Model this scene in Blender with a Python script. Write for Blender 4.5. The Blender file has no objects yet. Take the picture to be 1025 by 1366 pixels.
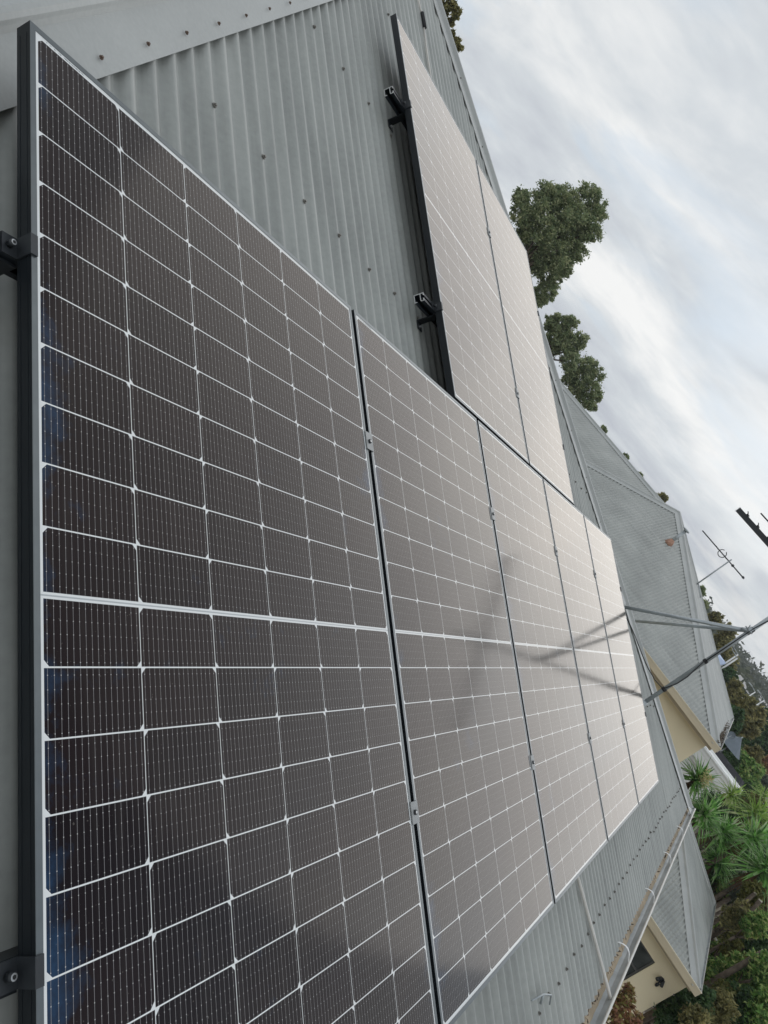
import bpy, math, random
from mathutils import Vector, Matrix, noise
R = math.radians
sc = bpy.context.scene
COL = sc.collection

# ------------------------------------------------------------------ camera
PITCH = R(26.4); SP, CP, TP = math.sin(PITCH), math.cos(PITCH), math.tan(PITCH)
CAM = Vector((-0.7366, -1.4136, 0.2364))
FPX = 1034.67
RW = Matrix(((0.42505, 0.17855, 0.88738), (-0.5059, -0.76608, 0.39647), (0.75059, -0.61745, -0.2353)))  # columns: right, down, forward
cd = bpy.data.cameras.new('camera'); cam = bpy.data.objects.new('camera', cd); COL.objects.link(cam)
cm = Matrix(((RW[0][0], -RW[0][1], -RW[0][2], CAM.x), (RW[1][0], -RW[1][1], -RW[1][2], CAM.y),
             (RW[2][0], -RW[2][1], -RW[2][2], CAM.z), (0, 0, 0, 1)))
cam.matrix_world = cm
cd.sensor_fit = 'VERTICAL'; cd.sensor_height = 36; cd.sensor_width = 27; cd.lens = FPX / 1366 * 36
cd.clip_start = 0.05; cd.clip_end = 5000
sc.camera = cam

def ray(px, py):
    return (RW @ Vector(((px - 512.5) / FPX, (py - 683) / FPX, 1))).normalized()
def P(px, py, d): return CAM + ray(px, py) * d
def atx(px, py, x):
    r = ray(px, py); return CAM + r * ((x - CAM.x) / r.x)

# ------------------------------------------------------------------ sky, sun, exposure
w = bpy.data.worlds.new('World'); sc.world = w; w.use_nodes = True
nt = w.node_tree; nt.nodes.clear()
def wn(t, **k):
    n = nt.nodes.new(t)
    for a, b in k.items(): setattr(n, a, b)
    return n
SUN_EL, SUN_AZ = R(21), R(83)
out = wn('ShaderNodeOutputWorld'); bg = wn('ShaderNodeBackground'); bg.inputs[1].default_value = 0.12
sky = wn('ShaderNodeTexSky', sky_type='NISHITA', sun_disc=False, sun_elevation=SUN_EL, sun_rotation=SUN_AZ, dust_density=1.5)
tc = wn('ShaderNodeTexCoord'); sep = wn('ShaderNodeSeparateXYZ'); nt.links.new(tc.outputs['Generated'], sep.inputs[0])
def wm(op, a, b=None, c=None, clamp=False):
    n = wn('ShaderNodeMath', operation=op); n.use_clamp = clamp
    for i, v in enumerate((a, b, c)):
        if v is None: continue
        if isinstance(v, (int, float)): n.inputs[i].default_value = v
        else: nt.links.new(v, n.inputs[i])
    return n.outputs[0]
zz = wm('ADD', wm('MAXIMUM', sep.outputs[2], 0.0), 0.20)
cx_, cy_ = wm('DIVIDE', sep.outputs[0], zz), wm('DIVIDE', sep.outputs[1], zz)
cmb = wn('ShaderNodeCombineXYZ'); nt.links.new(cx_, cmb.inputs[0]); nt.links.new(cy_, cmb.inputs[1])
mp = wn('ShaderNodeMapping'); nt.links.new(cmb.outputs[0], mp.inputs[0]); mp.inputs['Rotation'].default_value = (0, 0, R(-20)); mp.inputs['Scale'].default_value = (0.66, 0.50, 1)
mp.inputs['Location'].default_value = (0.35, 1.9, 0)
n1 = wn('ShaderNodeTexNoise'); n1.inputs['Scale'].default_value = 1.0; n1.inputs['Detail'].default_value = 7; n1.inputs['Roughness'].default_value = 0.50; n1.inputs['Distortion'].default_value = 0.35
nt.links.new(mp.outputs[0], n1.inputs[0])
n2 = wn('ShaderNodeTexNoise'); n2.inputs['Scale'].default_value = 2.6; n2.inputs['Detail'].default_value = 5; n2.inputs['Roughness'].default_value = 0.5; n2.inputs['Distortion'].default_value = 0.5
nt.links.new(mp.outputs[0], n2.inputs[0])
cr = wn('ShaderNodeValToRGB'); e = cr.color_ramp.elements   # cloud brightness
e[0].position = 0.39; e[0].color = (4.25, 4.5, 4.95, 1)
e[1].position = 0.60; e[1].color = (7.4, 7.45, 7.4, 1)
m_ = cr.color_ramp.elements.new(0.49); m_.color = (5.3, 5.62, 5.9, 1)
n3 = wn('ShaderNodeTexNoise'); n3.inputs['Scale'].default_value = 3.4; n3.inputs['Detail'].default_value = 9; n3.inputs['Roughness'].default_value = 0.62; n3.inputs['Distortion'].default_value = 0.25
nt.links.new(mp.outputs[0], n3.inputs[0])
nt.links.new(wm('ADD', wm('MULTIPLY', n1.outputs[0], 0.60), wm('MULTIPLY', n3.outputs[0], 0.40)), cr.inputs[0])
cover = wn('ShaderNodeValToRGB'); e = cover.color_ramp.elements
e[0].position = 0.30; e[0].color = (0.15, 0.15, 0.15, 1); e[1].position = 0.49; e[1].color = (1, 1, 1, 1)
nt.links.new(n2.outputs[0], cover.inputs[0])
mx = wn('ShaderNodeMixRGB'); nt.links.new(cover.outputs[0], mx.inputs[0]); thin = wn('ShaderNodeMixRGB'); thin.inputs[0].default_value = 0.93; thin.inputs[2].default_value = (4.0, 5.0, 6.1, 1); nt.links.new(sky.outputs[0], thin.inputs[1])   # thin high veil in the gaps
nt.links.new(thin.outputs[0], mx.inputs[1]); nt.links.new(cr.outputs[0], mx.inputs[2])
# the veiled sun brightens the cloud round it
SV = (math.sin(SUN_AZ)*math.cos(SUN_EL), math.cos(SUN_AZ)*math.cos(SUN_EL), math.sin(SUN_EL))
dt = wn('ShaderNodeVectorMath', operation='DOT_PRODUCT'); nt.links.new(tc.outputs['Generated'], dt.inputs[0]); dt.inputs[1].default_value = SV
gw = wm('POWER', wm('MAXIMUM', dt.outputs['Value'], 0.0), 55.0)
gb = wm('POWER', wm('MAXIMUM', dt.outputs['Value'], 0.0), 6.0)
gs = wm('POWER', wm('MULTIPLY_ADD', dt.outputs['Value'], 0.5, 0.5), 2.0)
gf_ = wm('ADD', wm('MULTIPLY_ADD', gw, 0.14, 0.80), wm('ADD', wm('MULTIPLY', gs, 0.20), wm('MULTIPLY', wm('POWER', wm('MAXIMUM', wm('MULTIPLY', dt.outputs['Value'], -1.0), 0.0), 1.6), 0.80)))
gm = wn('ShaderNodeVectorMath', operation='SCALE'); nt.links.new(mx.outputs[0], gm.inputs[0]); nt.links.new(gf_, gm.inputs['Scale'])
nt.links.new(gm.outputs[0], bg.inputs[0]); nt.links.new(bg.outputs[0], out.inputs[0])

sd = bpy.data.lights.new('sun', 'SUN'); sd.energy = 0.6; sd.angle = R(64); sd.color = (1, 0.975, 0.94)
sun = bpy.data.objects.new('sun', sd); COL.objects.link(sun)
# Blender's sky: rotation turns the sun clockwise from +Y
sv = Vector((math.sin(SUN_AZ) * math.cos(SUN_EL), math.cos(SUN_AZ) * math.cos(SUN_EL), math.sin(SUN_EL)))
sun.rotation_euler = sv.to_track_quat('Z', 'Y').to_euler()
sc.view_settings.view_transform = 'Standard'; sc.view_settings.look = 'None'; sc.view_settings.exposure = 0.10; sc.view_settings.gamma = 1
sc.cycles.use_denoising = False if not hasattr(sc.cycles, 'use_denoising') else sc.cycles.use_denoising

# ------------------------------------------------------------------ material helpers
class NT:
    def __init__(s, name):
        s.m = bpy.data.materials.new(name); s.m.use_nodes = True; s.t = s.m.node_tree
        s.b = s.t.nodes['Principled BSDF']
    def n(s, t, **k):
        x = s.t.nodes.new(t)
        for a, b in k.items(): setattr(x, a, b)
        return x
    def l(s, a, b): s.t.links.new(a, b)
    def set(s, sock, v):
        if isinstance(v, (int, float, tuple)): sock.default_value = v
        else: s.l(v, sock)
    def m_(s, op, a, b=None, c=None):
        x = s.n('ShaderNodeMath', operation=op)
        for i, v in enumerate((a, b, c)):
            if v is not None: s.set(x.inputs[i], v)
        return x.outputs[0]
    def mix(s, f, a, b):
        x = s.n('ShaderNodeMixRGB'); s.set(x.inputs[0], f)
        s.set(x.inputs[1], a if not isinstance(a, tuple) else (*a[:3], 1)); s.set(x.inputs[2], b if not isinstance(b, tuple) else (*b[:3], 1))
        return x.outputs[0]
    def noise(s, scale, detail=3, vec=None, rough=0.5):
        x = s.n('ShaderNodeTexNoise'); x.inputs['Scale'].default_value = scale; x.inputs['Detail'].default_value = detail; x.inputs['Roughness'].default_value = rough
        if vec is not None: s.l(vec, x.inputs[0])
        return x.outputs[0]
    def ramp(s, f, stops):
        x = s.n('ShaderNodeValToRGB'); el = x.color_ramp.elements
        el[0].position, el[0].color = stops[0][0], (*stops[0][1], 1)
        el[1].position, el[1].color = stops[-1][0], (*stops[-1][1], 1)
        for p_, c_ in stops[1:-1]:
            q = el.new(p_); q.color = (*c_, 1)
        s.l(f, x.inputs[0]); return x.outputs[0]
    def obj(s): return s.n('ShaderNodeTexCoord').outputs['Object']
    def pos(s): return s.n('ShaderNodeNewGeometry').outputs['Position']
def simple(name, col, rough=0.6, metal=0.0, var=0.12, scale=6.0, spec=0.5, bump=0.0, bscale=60):
    t = NT(name); v = t.pos()
    n = t.noise(scale, 4, v)
    d = tuple(c * (1 - var) for c in col); l = tuple(min(1, c * (1 + var)) for c in col)
    t.l(t.ramp(n, [(0.3, d), (0.7, l)]), t.b.inputs['Base Color'])
    t.b.inputs['Roughness'].default_value = rough; t.b.inputs['Metallic'].default_value = metal
    t.b.inputs['Specular IOR Level'].default_value = spec
    if bump:
        bp = t.n('ShaderNodeBump'); bp.inputs['Strength'].default_value = bump; bp.inputs['Distance'].default_value = 0.01
        t.l(t.noise(bscale, 3, v), bp.inputs['Height']); t.l(bp.outputs[0], t.b.inputs['Normal'])
    return t.m

def roof_material():
    t = NT('painted_steel_roof'); v = t.pos()
    a = t.noise(1.3, 5, v); b = t.noise(55, 3, v)
    st = t.n('ShaderNodeMapping'); st.inputs['Scale'].default_value = (22, 1.2, 1.2); t.l(v, st.inputs[0])
    c = t.noise(1.0, 4, st.outputs[0])
    f = t.m_('ADD', t.m_('MULTIPLY', a, 0.45), t.m_('ADD', t.m_('MULTIPLY', b, 0.15), t.m_('MULTIPLY', c, 0.4)))
    t.l(t.ramp(f, [(0.36, (0.25, 0.258, 0.242)), (0.5, (0.335, 0.346, 0.323)), (0.64, (0.42, 0.43, 0.40))]), t.b.inputs['Base Color'])
    t.l(t.m_('MULTIPLY_ADD', b, 0.14, 0.36), t.b.inputs['Roughness'])
    return t.m
M_ROOF = roof_material()
def cap_material():
    t = NT('painted_steel_capping'); v = t.pos()
    a = t.noise(2.3, 5, v); b = t.noise(90, 2, v)
    f = t.m_('ADD', t.m_('MULTIPLY', a, 0.7), t.m_('MULTIPLY', b, 0.3))
    t.l(t.ramp(f, [(0.35, (0.38, 0.39, 0.375)), (0.65, (0.46, 0.47, 0.45))]), t.b.inputs['Base Color'])
    t.b.inputs['Roughness'].default_value = 0.42
    return t.m
M_CAP = cap_material()
M_SCREW = simple('screw_head', (0.20, 0.19, 0.17), 0.5, 0.4, 0.3, 200)
M_RUST = simple('rusty_screw', (0.15, 0.105, 0.08), 0.6, 0.3, 0.5, 300)
M_GALV = simple('galvanised_steel', (0.42, 0.45, 0.46), 0.42, 0.55, 0.12, 9)
M_GUT = simple('gutter_steel', (0.44, 0.47, 0.48), 0.40, 0.0, 0.2, 7)
M_GUTLIP = simple('gutter_lip_paint', (0.62, 0.60, 0.55), 0.45, 0.0, 0.08, 9)
M_GUTIN = simple('gutter_silt', (0.46, 0.37, 0.26), 0.85, 0, 0.28, 5, bump=0.5)
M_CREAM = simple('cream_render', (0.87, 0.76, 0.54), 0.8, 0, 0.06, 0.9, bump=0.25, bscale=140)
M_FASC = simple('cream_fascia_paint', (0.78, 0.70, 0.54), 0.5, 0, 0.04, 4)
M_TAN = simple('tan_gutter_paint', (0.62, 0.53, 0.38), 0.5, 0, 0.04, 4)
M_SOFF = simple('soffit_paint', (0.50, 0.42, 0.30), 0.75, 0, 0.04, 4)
M_FRAME = simple('black_anodised_aluminium', (0.010, 0.013, 0.016), 0.40, 0.0, 0.08, 30, spec=0.4)
M_LIP = simple('frame_lip_sky_lightened', (0.15, 0.165, 0.17), 0.33, 0.85, 0.06, 40)  # same black frame metal, lightened on the lip for the sky it reflects
M_BLACK = simple('black_metal', (0.014, 0.017, 0.02), 0.42, 0.0, 0.1, 30, spec=0.5)
M_RAIL = simple('rail_black_anodised', (0.012, 0.016, 0.02), 0.4, 0.0, 0.1, 30, spec=0.4)
M_RAILEND = simple('cut_aluminium', (0.72, 0.73, 0.72), 0.35, 0.8, 0.05, 50)
M_CLAMP = simple('grey_clamp', (0.026, 0.03, 0.034), 0.42, 0.1, 0.1, 50)
M_MID = simple('grey_mid_clamp', (0.24, 0.25, 0.25), 0.4, 0.5, 0.1, 50)
M_STEEL = simple('stainless_bolt', (0.55, 0.56, 0.56), 0.3, 0.9, 0.05, 50)
M_PVC = simple('white_pvc', (0.66, 0.63, 0.58), 0.45, 0, 0.06, 12)
M_RUBBER = simple('black_rubber', (0.015, 0.015, 0.016), 0.6, 0, 0.1, 50)
M_LEAFLIT = simple('leaf_litter_brown', (0.10, 0.075, 0.05), 0.9, 0, 0.5, 60)
M_WHITE = simple('white_paint', (0.88, 0.88, 0.86), 0.5, 0, 0.03, 5)
M_TERRA = simple('rust_red_flashing', (0.42, 0.24, 0.17), 0.8, 0, 0.25, 30)
M_BARK = simple('bark', (0.13, 0.10, 0.075), 0.9, 0, 0.35, 14, bump=0.6, bscale=40)
M_BARKP = simple('pale_cut_wood', (0.55, 0.50, 0.42), 0.85, 0, 0.15, 14)
M_LABEL = simple('label_ink', (0.25, 0.27, 0.30), 0.6, 0, 0.05, 40)

def glass_material():
    t = NT('solar_cells_under_glass')
    sp = t.n('ShaderNodeSeparateXYZ'); t.l(t.obj(), sp.inputs[0])
    x = t.m_('SUBTRACT', sp.outputs[0], 0.567); v = t.m_('ADD', sp.outputs[1], 0.9515)
    PX, PY = 0.1837, 0.093
    ci = t.m_('FLOOR', t.m_('DIVIDE', x, PX))
    lx = t.m_('SUBTRACT', x, t.m_('MULTIPLY', t.m_('ADD', ci, 0.5), PX))
    vabs = t.m_('ABSOLUTE', v)
    av = t.m_('SUBTRACT', vabs, 0.0035)
    ri = t.m_('FLOOR', t.m_('DIVIDE', av, PY))
    ly = t.m_('SUBTRACT', av, t.m_('MULTIPLY', t.m_('ADD', ri, 0.5), PY))
    alx, aly = t.m_('ABSOLUTE', lx), t.m_('ABSOLUTE', ly)
    par = t.m_('MODULO', t.m_('ADD', ci, 10), 2)                # 1 for the outermost left column
    s = t.m_('MULTIPLY_ADD', par, 2, -1)
    cham = t.m_('LESS_THAN', t.m_('ADD', alx, t.m_('MULTIPLY', s, ly)), 0.1365 - 0.0085)
    ok = cham
    for q in (t.m_('LESS_THAN', alx, 0.0911), t.m_('LESS_THAN', aly, 0.0454), t.m_('GREATER_THAN', av, 0.0), t.m_('LESS_THAN', ri, 9.5),
              t.m_('LESS_THAN', t.m_('ABSOLUTE', x), 3 * PX)):
        ok = t.m_('MULTIPLY', ok, q)
    BP = 0.182 / 16
    fb = t.m_('MULTIPLY', t.m_('ABSOLUTE', t.m_('SUBTRACT', t.m_('FRACT', t.m_('DIVIDE', t.m_('ADD', lx, 0.091), BP)), 0.5)), BP)
    wire = t.m_('LESS_THAN', fb, 0.00030)
    fy = t.m_('MULTIPLY', t.m_('ABSOLUTE', t.m_('SUBTRACT', t.m_('FRACT', t.m_('DIVIDE', t.m_('ADD', ly, 0.0455), 0.0190)), 0.5)), 0.0190)
    pad = t.m_('MULTIPLY', t.m_('LESS_THAN', fb, 0.00075), t.m_('LESS_THAN', fy, 0.00065))
    # cell colour with a small spread from cell to cell
    oi = t.n('ShaderNodeObjectInfo')
    cv = t.n('ShaderNodeCombineXYZ'); t.l(ci, cv.inputs[0]); t.l(t.m_('MULTIPLY', ri, t.m_('SIGN', v)), cv.inputs[1]); t.l(t.m_('MULTIPLY', oi.outputs['Random'], 37), cv.inputs[2])
    wnz = t.n('ShaderNodeTexWhiteNoise'); t.l(cv.outputs[0], wnz.inputs[0])
    cell = t.mix(wnz.outputs[0], (0.0085, 0.0053, 0.0076), (0.0165, 0.0104, 0.0120))
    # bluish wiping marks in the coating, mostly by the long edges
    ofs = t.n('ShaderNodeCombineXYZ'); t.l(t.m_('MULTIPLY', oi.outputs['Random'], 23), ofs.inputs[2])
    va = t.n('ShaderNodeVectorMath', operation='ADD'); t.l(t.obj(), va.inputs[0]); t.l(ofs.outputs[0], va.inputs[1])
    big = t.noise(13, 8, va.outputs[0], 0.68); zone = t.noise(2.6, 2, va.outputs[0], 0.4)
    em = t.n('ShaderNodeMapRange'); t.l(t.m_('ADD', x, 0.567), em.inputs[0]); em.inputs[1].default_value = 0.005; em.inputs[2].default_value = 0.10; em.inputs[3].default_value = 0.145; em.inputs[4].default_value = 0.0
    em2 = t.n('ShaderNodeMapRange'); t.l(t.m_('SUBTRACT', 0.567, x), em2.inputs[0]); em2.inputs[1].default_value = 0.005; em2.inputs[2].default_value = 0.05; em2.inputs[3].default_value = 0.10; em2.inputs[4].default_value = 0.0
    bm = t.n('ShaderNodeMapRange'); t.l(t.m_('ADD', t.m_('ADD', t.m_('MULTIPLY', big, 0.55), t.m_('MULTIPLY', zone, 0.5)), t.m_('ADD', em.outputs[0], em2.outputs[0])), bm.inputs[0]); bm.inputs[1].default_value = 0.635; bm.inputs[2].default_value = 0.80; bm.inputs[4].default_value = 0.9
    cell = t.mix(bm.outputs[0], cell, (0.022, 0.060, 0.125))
    c1 = t.mix(wire, cell, (0.33, 0.32, 0.32))
    c1 = t.mix(pad, c1, (0.55, 0.54, 0.53))
    mid = t.m_('LESS_THAN', vabs, 0.0011)
    back = t.mix(mid, (0.84, 0.85, 0.84), (0.50, 0.52, 0.53))
    c = t.mix(ok, back, c1)
    # thin even film of dust, then a coated cover glass
    dn = t.noise(9, 5, t.obj())
    sp2 = t.m_('MULTIPLY', t.m_('GREATER_THAN', t.noise(210, 2, t.obj()), 0.735), 0.22)
    run = t.n('ShaderNodeMapping'); run.inputs['Scale'].default_value = (38, 3.0, 1); t.l(t.obj(), run.inputs[0])
    rn = t.n('ShaderNodeMapRange'); t.l(t.noise(1.0, 5, run.outputs[0]), rn.inputs[0]); rn.inputs[1].default_value = 0.52; rn.inputs[2].default_value = 0.80; rn.inputs[4].default_value = 0.028
    dust = t.m_('ADD', t.m_('MAXIMUM', t.m_('MULTIPLY', dn, 0.005), sp2), rn.outputs[0])
    t.l(t.mix(dust, c, (0.45, 0.41, 0.36)), t.b.inputs['Base Color'])
    t.b.inputs['Roughness'].default_value = 0.6; t.b.inputs['Specular IOR Level'].default_value = 0.0
    t.b.inputs['Sheen Weight'].default_value = 0.12; t.b.inputs['Sheen Roughness'].default_value = 0.35; t.b.inputs['Sheen Tint'].default_value = (1.0, 0.94, 0.87, 1)
    fr = t.n('ShaderNodeFresnel'); fr.inputs['IOR'].default_value = 1.5
    gl = t.n('ShaderNodeBsdfGlossy'); gl.inputs['Color'].default_value = (1.0, 0.945, 0.885, 1); t.l(t.m_('MULTIPLY_ADD', dn, 0.05, 0.085), gl.inputs['Roughness'])
    ms = t.n('ShaderNodeMixShader'); t.l(t.m_('MINIMUM', t.m_('MULTIPLY', t.m_('MAXIMUM', t.m_('SUBTRACT', fr.outputs[0], 0.041), 0.003), 1.12), 1.0), ms.inputs[0]); t.l(t.b.outputs[0], ms.inputs[1]); t.l(gl.outputs[0], ms.inputs[2])
    t.l(ms.outputs[0], t.t.nodes['Material Output'].inputs[0])
    return t.m
M_GLASS = glass_material()

def leaf_mat(name, dark, mid, light, scale=2.2, rough=0.55, spec=0.35):
    t = NT(name)
    a = t.noise(scale, 3, t.pos()); g = t.n('ShaderNodeNewGeometry')
    f = t.m_('ADD', t.m_('MULTIPLY', a, 0.55), t.m_('MULTIPLY', g.outputs['Random Per Island'], 0.45))
    t.l(t.ramp(f, [(0.25, dark), (0.5, mid), (0.78, light)]), t.b.inputs['Base Color'])
    t.b.inputs['Roughness'].default_value = rough; t.b.inputs['Specular IOR Level'].default_value = spec
    tr = t.n('ShaderNodeBsdfTranslucent'); mxs = t.n('ShaderNodeMixShader'); mxs.inputs[0].default_value = 0.45
    t.l(t.ramp(f, [(0.25, dark), (0.5, mid), (0.78, light)]), tr.inputs[0])
    o = t.t.nodes['Material Output']; t.l(t.b.outputs[0], mxs.inputs[1]); t.l(tr.outputs[0], mxs.inputs[2]); t.l(mxs.outputs[0], o.inputs[0])
    return t.m
L_GUM = leaf_mat('gum_leaves', (0.154, 0.213, 0.107), (0.288, 0.348, 0.177), (0.6, 0.6, 0.346))
L_OLIVE = leaf_mat('olive_leaves', (0.107, 0.112, 0.048), (0.262, 0.25, 0.105), (0.495, 0.432, 0.186))
L_DARK = leaf_mat('dark_green_leaves', (0.032, 0.068, 0.028), (0.07, 0.135, 0.051), (0.148, 0.238, 0.09))
L_HEDGE = leaf_mat('hedge_leaves', (0.046, 0.103, 0.029), (0.197, 0.378, 0.09), (0.6, 0.6, 0.242))
L_YEL = leaf_mat('yellow_green_leaves', (0.07, 0.085, 0.02), (0.15, 0.16, 0.04), (0.26, 0.24, 0.08))
L_RED = leaf_mat('red_tinged_leaves', (0.172, 0.086, 0.047), (0.39, 0.195, 0.117), (0.354, 0.416, 0.125))
L_GREY = leaf_mat('grey_green_leaves', (0.072, 0.091, 0.072), (0.13, 0.156, 0.117), (0.221, 0.247, 0.195))
L_YUC = leaf_mat('yucca_leaves', (0.053, 0.143, 0.042), (0.29, 0.6, 0.143), (0.6, 0.6, 0.478), 1.2, 0.4, 0.5)
L_YUCL = leaf_mat('light_yucca_leaves', (0.103, 0.189, 0.043), (0.386, 0.593, 0.116), (0.6, 0.6, 0.352), 1.2, 0.4, 0.5)
L_FLOW = leaf_mat('cream_petals', (0.55, 0.48, 0.24), (0.72, 0.66, 0.38), (0.85, 0.80, 0.55))
L_DRY = leaf_mat('dry_palm_leaves', (0.10, 0.05, 0.025), (0.19, 0.10, 0.05), (0.30, 0.18, 0.10))

# ------------------------------------------------------------------ mesh helpers
class MB:
    def __init__(s): s.v = []; s.f = []; s.sm = []
    def quad(s, a, b, c, d, sm=False):
        i = len(s.v); s.v += [tuple(a), tuple(b), tuple(c), tuple(d)]; s.f.append((i, i+1, i+2, i+3)); s.sm.append(sm)
    def tri(s, a, b, c):
        i = len(s.v); s.v += [tuple(a), tuple(b), tuple(c)]; s.f.append((i, i+1, i+2)); s.sm.append(False)
    def box(s, lo, hi, m=None):
        x0, y0, z0 = lo; x1, y1, z1 = hi
        p = [Vector(q) for q in ((x0,y0,z0),(x1,y0,z0),(x1,y1,z0),(x0,y1,z0),(x0,y0,z1),(x1,y0,z1),(x1,y1,z1),(x0,y1,z1))]
        if m: p = [m @ q for q in p]
        i = len(s.v); s.v += [tuple(q) for q in p]
        for f in ((0,3,2,1),(4,5,6,7),(0,1,5,4),(1,2,6,5),(2,3,7,6),(3,0,4,7)): s.f.append(tuple(i+k for k in f)); s.sm.append(False)
    def tube(s, pts, r, n=8, cap=True, sm=True):
        pts = [Vector(p) for p in pts]; rs = r if isinstance(r, (list, tuple)) else [r]*len(pts)
        base = len(s.v); up = Vector((0.13, 0.31, 0.94)).normalized()
        for k, p in enumerate(pts):
            d = (pts[min(k+1, len(pts)-1)] - pts[max(k-1, 0)]).normalized()
            a = d.cross(up)
            if a.length < 0.05: a = d.cross(Vector((1, 0.2, 0)))
            a.normalize(); b = d.cross(a)
            for j in range(n):
                t = 2*math.pi*j/n; s.v.append(tuple(p + (a*math.cos(t) + b*math.sin(t))*rs[k]))
        for k in range(len(pts)-1):
            for j in range(n):
                s.f.append((base+k*n+j, base+k*n+(j+1)%n, base+(k+1)*n+(j+1)%n, base+(k+1)*n+j)); s.sm.append(sm)
        if cap:
            s.f.append(tuple(base+j for j in range(n))[::-1]); s.sm.append(False)
            s.f.append(tuple(base+(len(pts)-1)*n+j for j in range(n))); s.sm.append(False)
    def strip(s, prof_a, prof_b, sm=False):
        i = len(s.v); n = len(prof_a)
        s.v += [tuple(p) for p in prof_a] + [tuple(p) for p in prof_b]
        for k in range(n-1): s.f.append((i+k, i+k+1, i+n+k+1, i+n+k)); s.sm.append(sm)
    def build(s, name, mat, parent=None, **tags):
        me = bpy.data.meshes.new(name); me.from_pydata(s.v, [], s.f); me.materials.append(mat)
        me.polygons.foreach_set('use_smooth', s.sm); me.update()
        o = bpy.data.objects.new(name, me); COL.objects.link(o)
        if parent: o.parent = parent
        if tags: tag(o, **tags)
        return o
def tag(o, label=None, category=None, group=None, kind=None):
    for k, v in (('label', label), ('category', category), ('group', group), ('kind', kind)):
        if v: o[k] = v
    return o
def thing(name, label, category, loc=(0, 0, 0), group=None, rot=(0, 0, 0)):
    o = bpy.data.objects.new(name, None); COL.objects.link(o); o.location = loc; o.rotation_euler = rot; o.empty_display_size = 0.1
    return tag(o, label, category, group)

# panel plane (u along the eave, v down the slope, h above the panel tops) <-> world
def PL(u, v, h=0.0): return Vector((u, -CP*v - SP*h, -SP*v + CP*h))
def PLM(u, v, h=0.0): return Matrix.Translation(PL(u, v, h)) @ Matrix.Rotation(PITCH, 4, 'X')    # local y = up the slope
ROOF_H = -0.118        # crest of the sheets, below the panel tops
AMP = 0.0100; RIB = 0.0762

# ------------------------------------------------------------------ roofs
def corr(name, O, E, U, L, lo, hi, parent, mat=None, seg=8, rows=6, amp=AMP):
    """corrugated sheet: O origin on the crest plane, E unit along the eave, U unit up the slope, s in 0..L, t from lo(s) to hi(s)"""
    N = E.cross(U).normalized()
    if N.z < 0: N = -N
    b = MB(); ns = int(L / RIB * seg); n = 0
    for i in range(ns + 1):
        s_ = L * i / ns; a, c = lo(s_), hi(s_)
        if c < a: c = a
        wv = amp * (math.cos(2*math.pi*s_/RIB) - 1)
        if int(s_ / RIB + 0.25) % 10 == 0: wv += 0.0012
        wob = 0.0015*noise.noise(Vector((s_*0.7, 1.3, O.x)))
        for k in range(rows + 1):
            t_ = a + (c - a)*k/rows
            b.v.append(tuple(O + E*s_ + U*t_ + N*(wv + wob*math.sin(3*t_))))
    for i in range(ns):
        for k in range(rows):
            p = i*(rows+1) + k; b.f.append((p, p+rows+1, p+rows+2, p+1)); b.sm.append(True)
    return b.build(name, mat or M_ROOF, parent)

def capping(name, A, B, n1, n2, parent, wing=0.13, roll=0.020, wd=0.004, seg=1):
    D = (B - A).normalized(); b = MB()
    e1 = D.cross(n1).normalized(); e2 = D.cross(n2).normalized()
    if e1.z > 0: e1 = -e1
    if e2.z > 0: e2 = -e2
    if e1.dot(e2) > 0.999: e2 = e2
    up = (n1 + n2).normalized()
    prof = [e1*wing - n1*0.001, e1*wing + n1*wd, e1*(roll*1.2) + n1*(wd+0.003)]
    for k in range(7):
        a = math.pi*k/6
        hv = (e1 - up*e1.dot(up)).normalized()
        prof.append(up*(0.012 + roll*1.0*math.sin(a)) + hv*roll*math.cos(a))
    prof += [e2*(roll*1.2) + n2*(wd+0.003), e2*wing + n2*wd, e2*wing - n2*0.001]
    m = 14
    for k in range(m):
        P0, P1 = A + (B-A)*k/m, A + (B-A)*(k+1)/m
        b.strip([P0+q for q in prof], [P1+q for q in prof], False)
    # laps
    L = (B-A).length; k = 6.3
    while k < L:
        P0, P1 = A + D*k, A + D*(k+0.012)
        b.strip([P0+q+up*0.0022 for q in prof], [P1+q+up*0.0022 for q in prof]); k += 2.4
    return b.build(name, M_CAP, parent)

def hip_faces(tag_root, x0, x1, y0, y1, z0, eave_ext=0.0):
    pass

def gutter_x(parent, xa, xb, ylip, ztop, side=-1, lipmat=None, end=True):
    """gutter running along x, lip on the -y side"""
    yb = ylip + 0.125
    b = MB(); prof = [(yb, ztop+0.015), (yb, ztop-0.062), (ylip+0.040, ztop-0.062), (ylip+0.012, ztop-0.035), (ylip, ztop)]
    b.strip([(xa, y, z) for y, z in prof], [(xb, y, z) for y, z in prof])
    for X in (xa, xb): b.quad((X, yb, ztop), (X, yb, ztop-0.062), (X, ylip+0.04, ztop-0.062), (X, ylip, ztop))
    g = b.build('gutter', M_GUT, parent)
    b = MB(); b.tube([(xa, ylip-0.002, ztop), (xb, ylip-0.002, ztop)], 0.0075, 8); b.build('gutter_bead', lipmat or M_GUTLIP, g)
    b = MB(); b.box((xa+0.003, ylip-0.0075, ztop-0.087), (xb-0.003, ylip-0.002, ztop-0.008)); b.build('gutter_front', M_GUTLIP, g)
    return g

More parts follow.
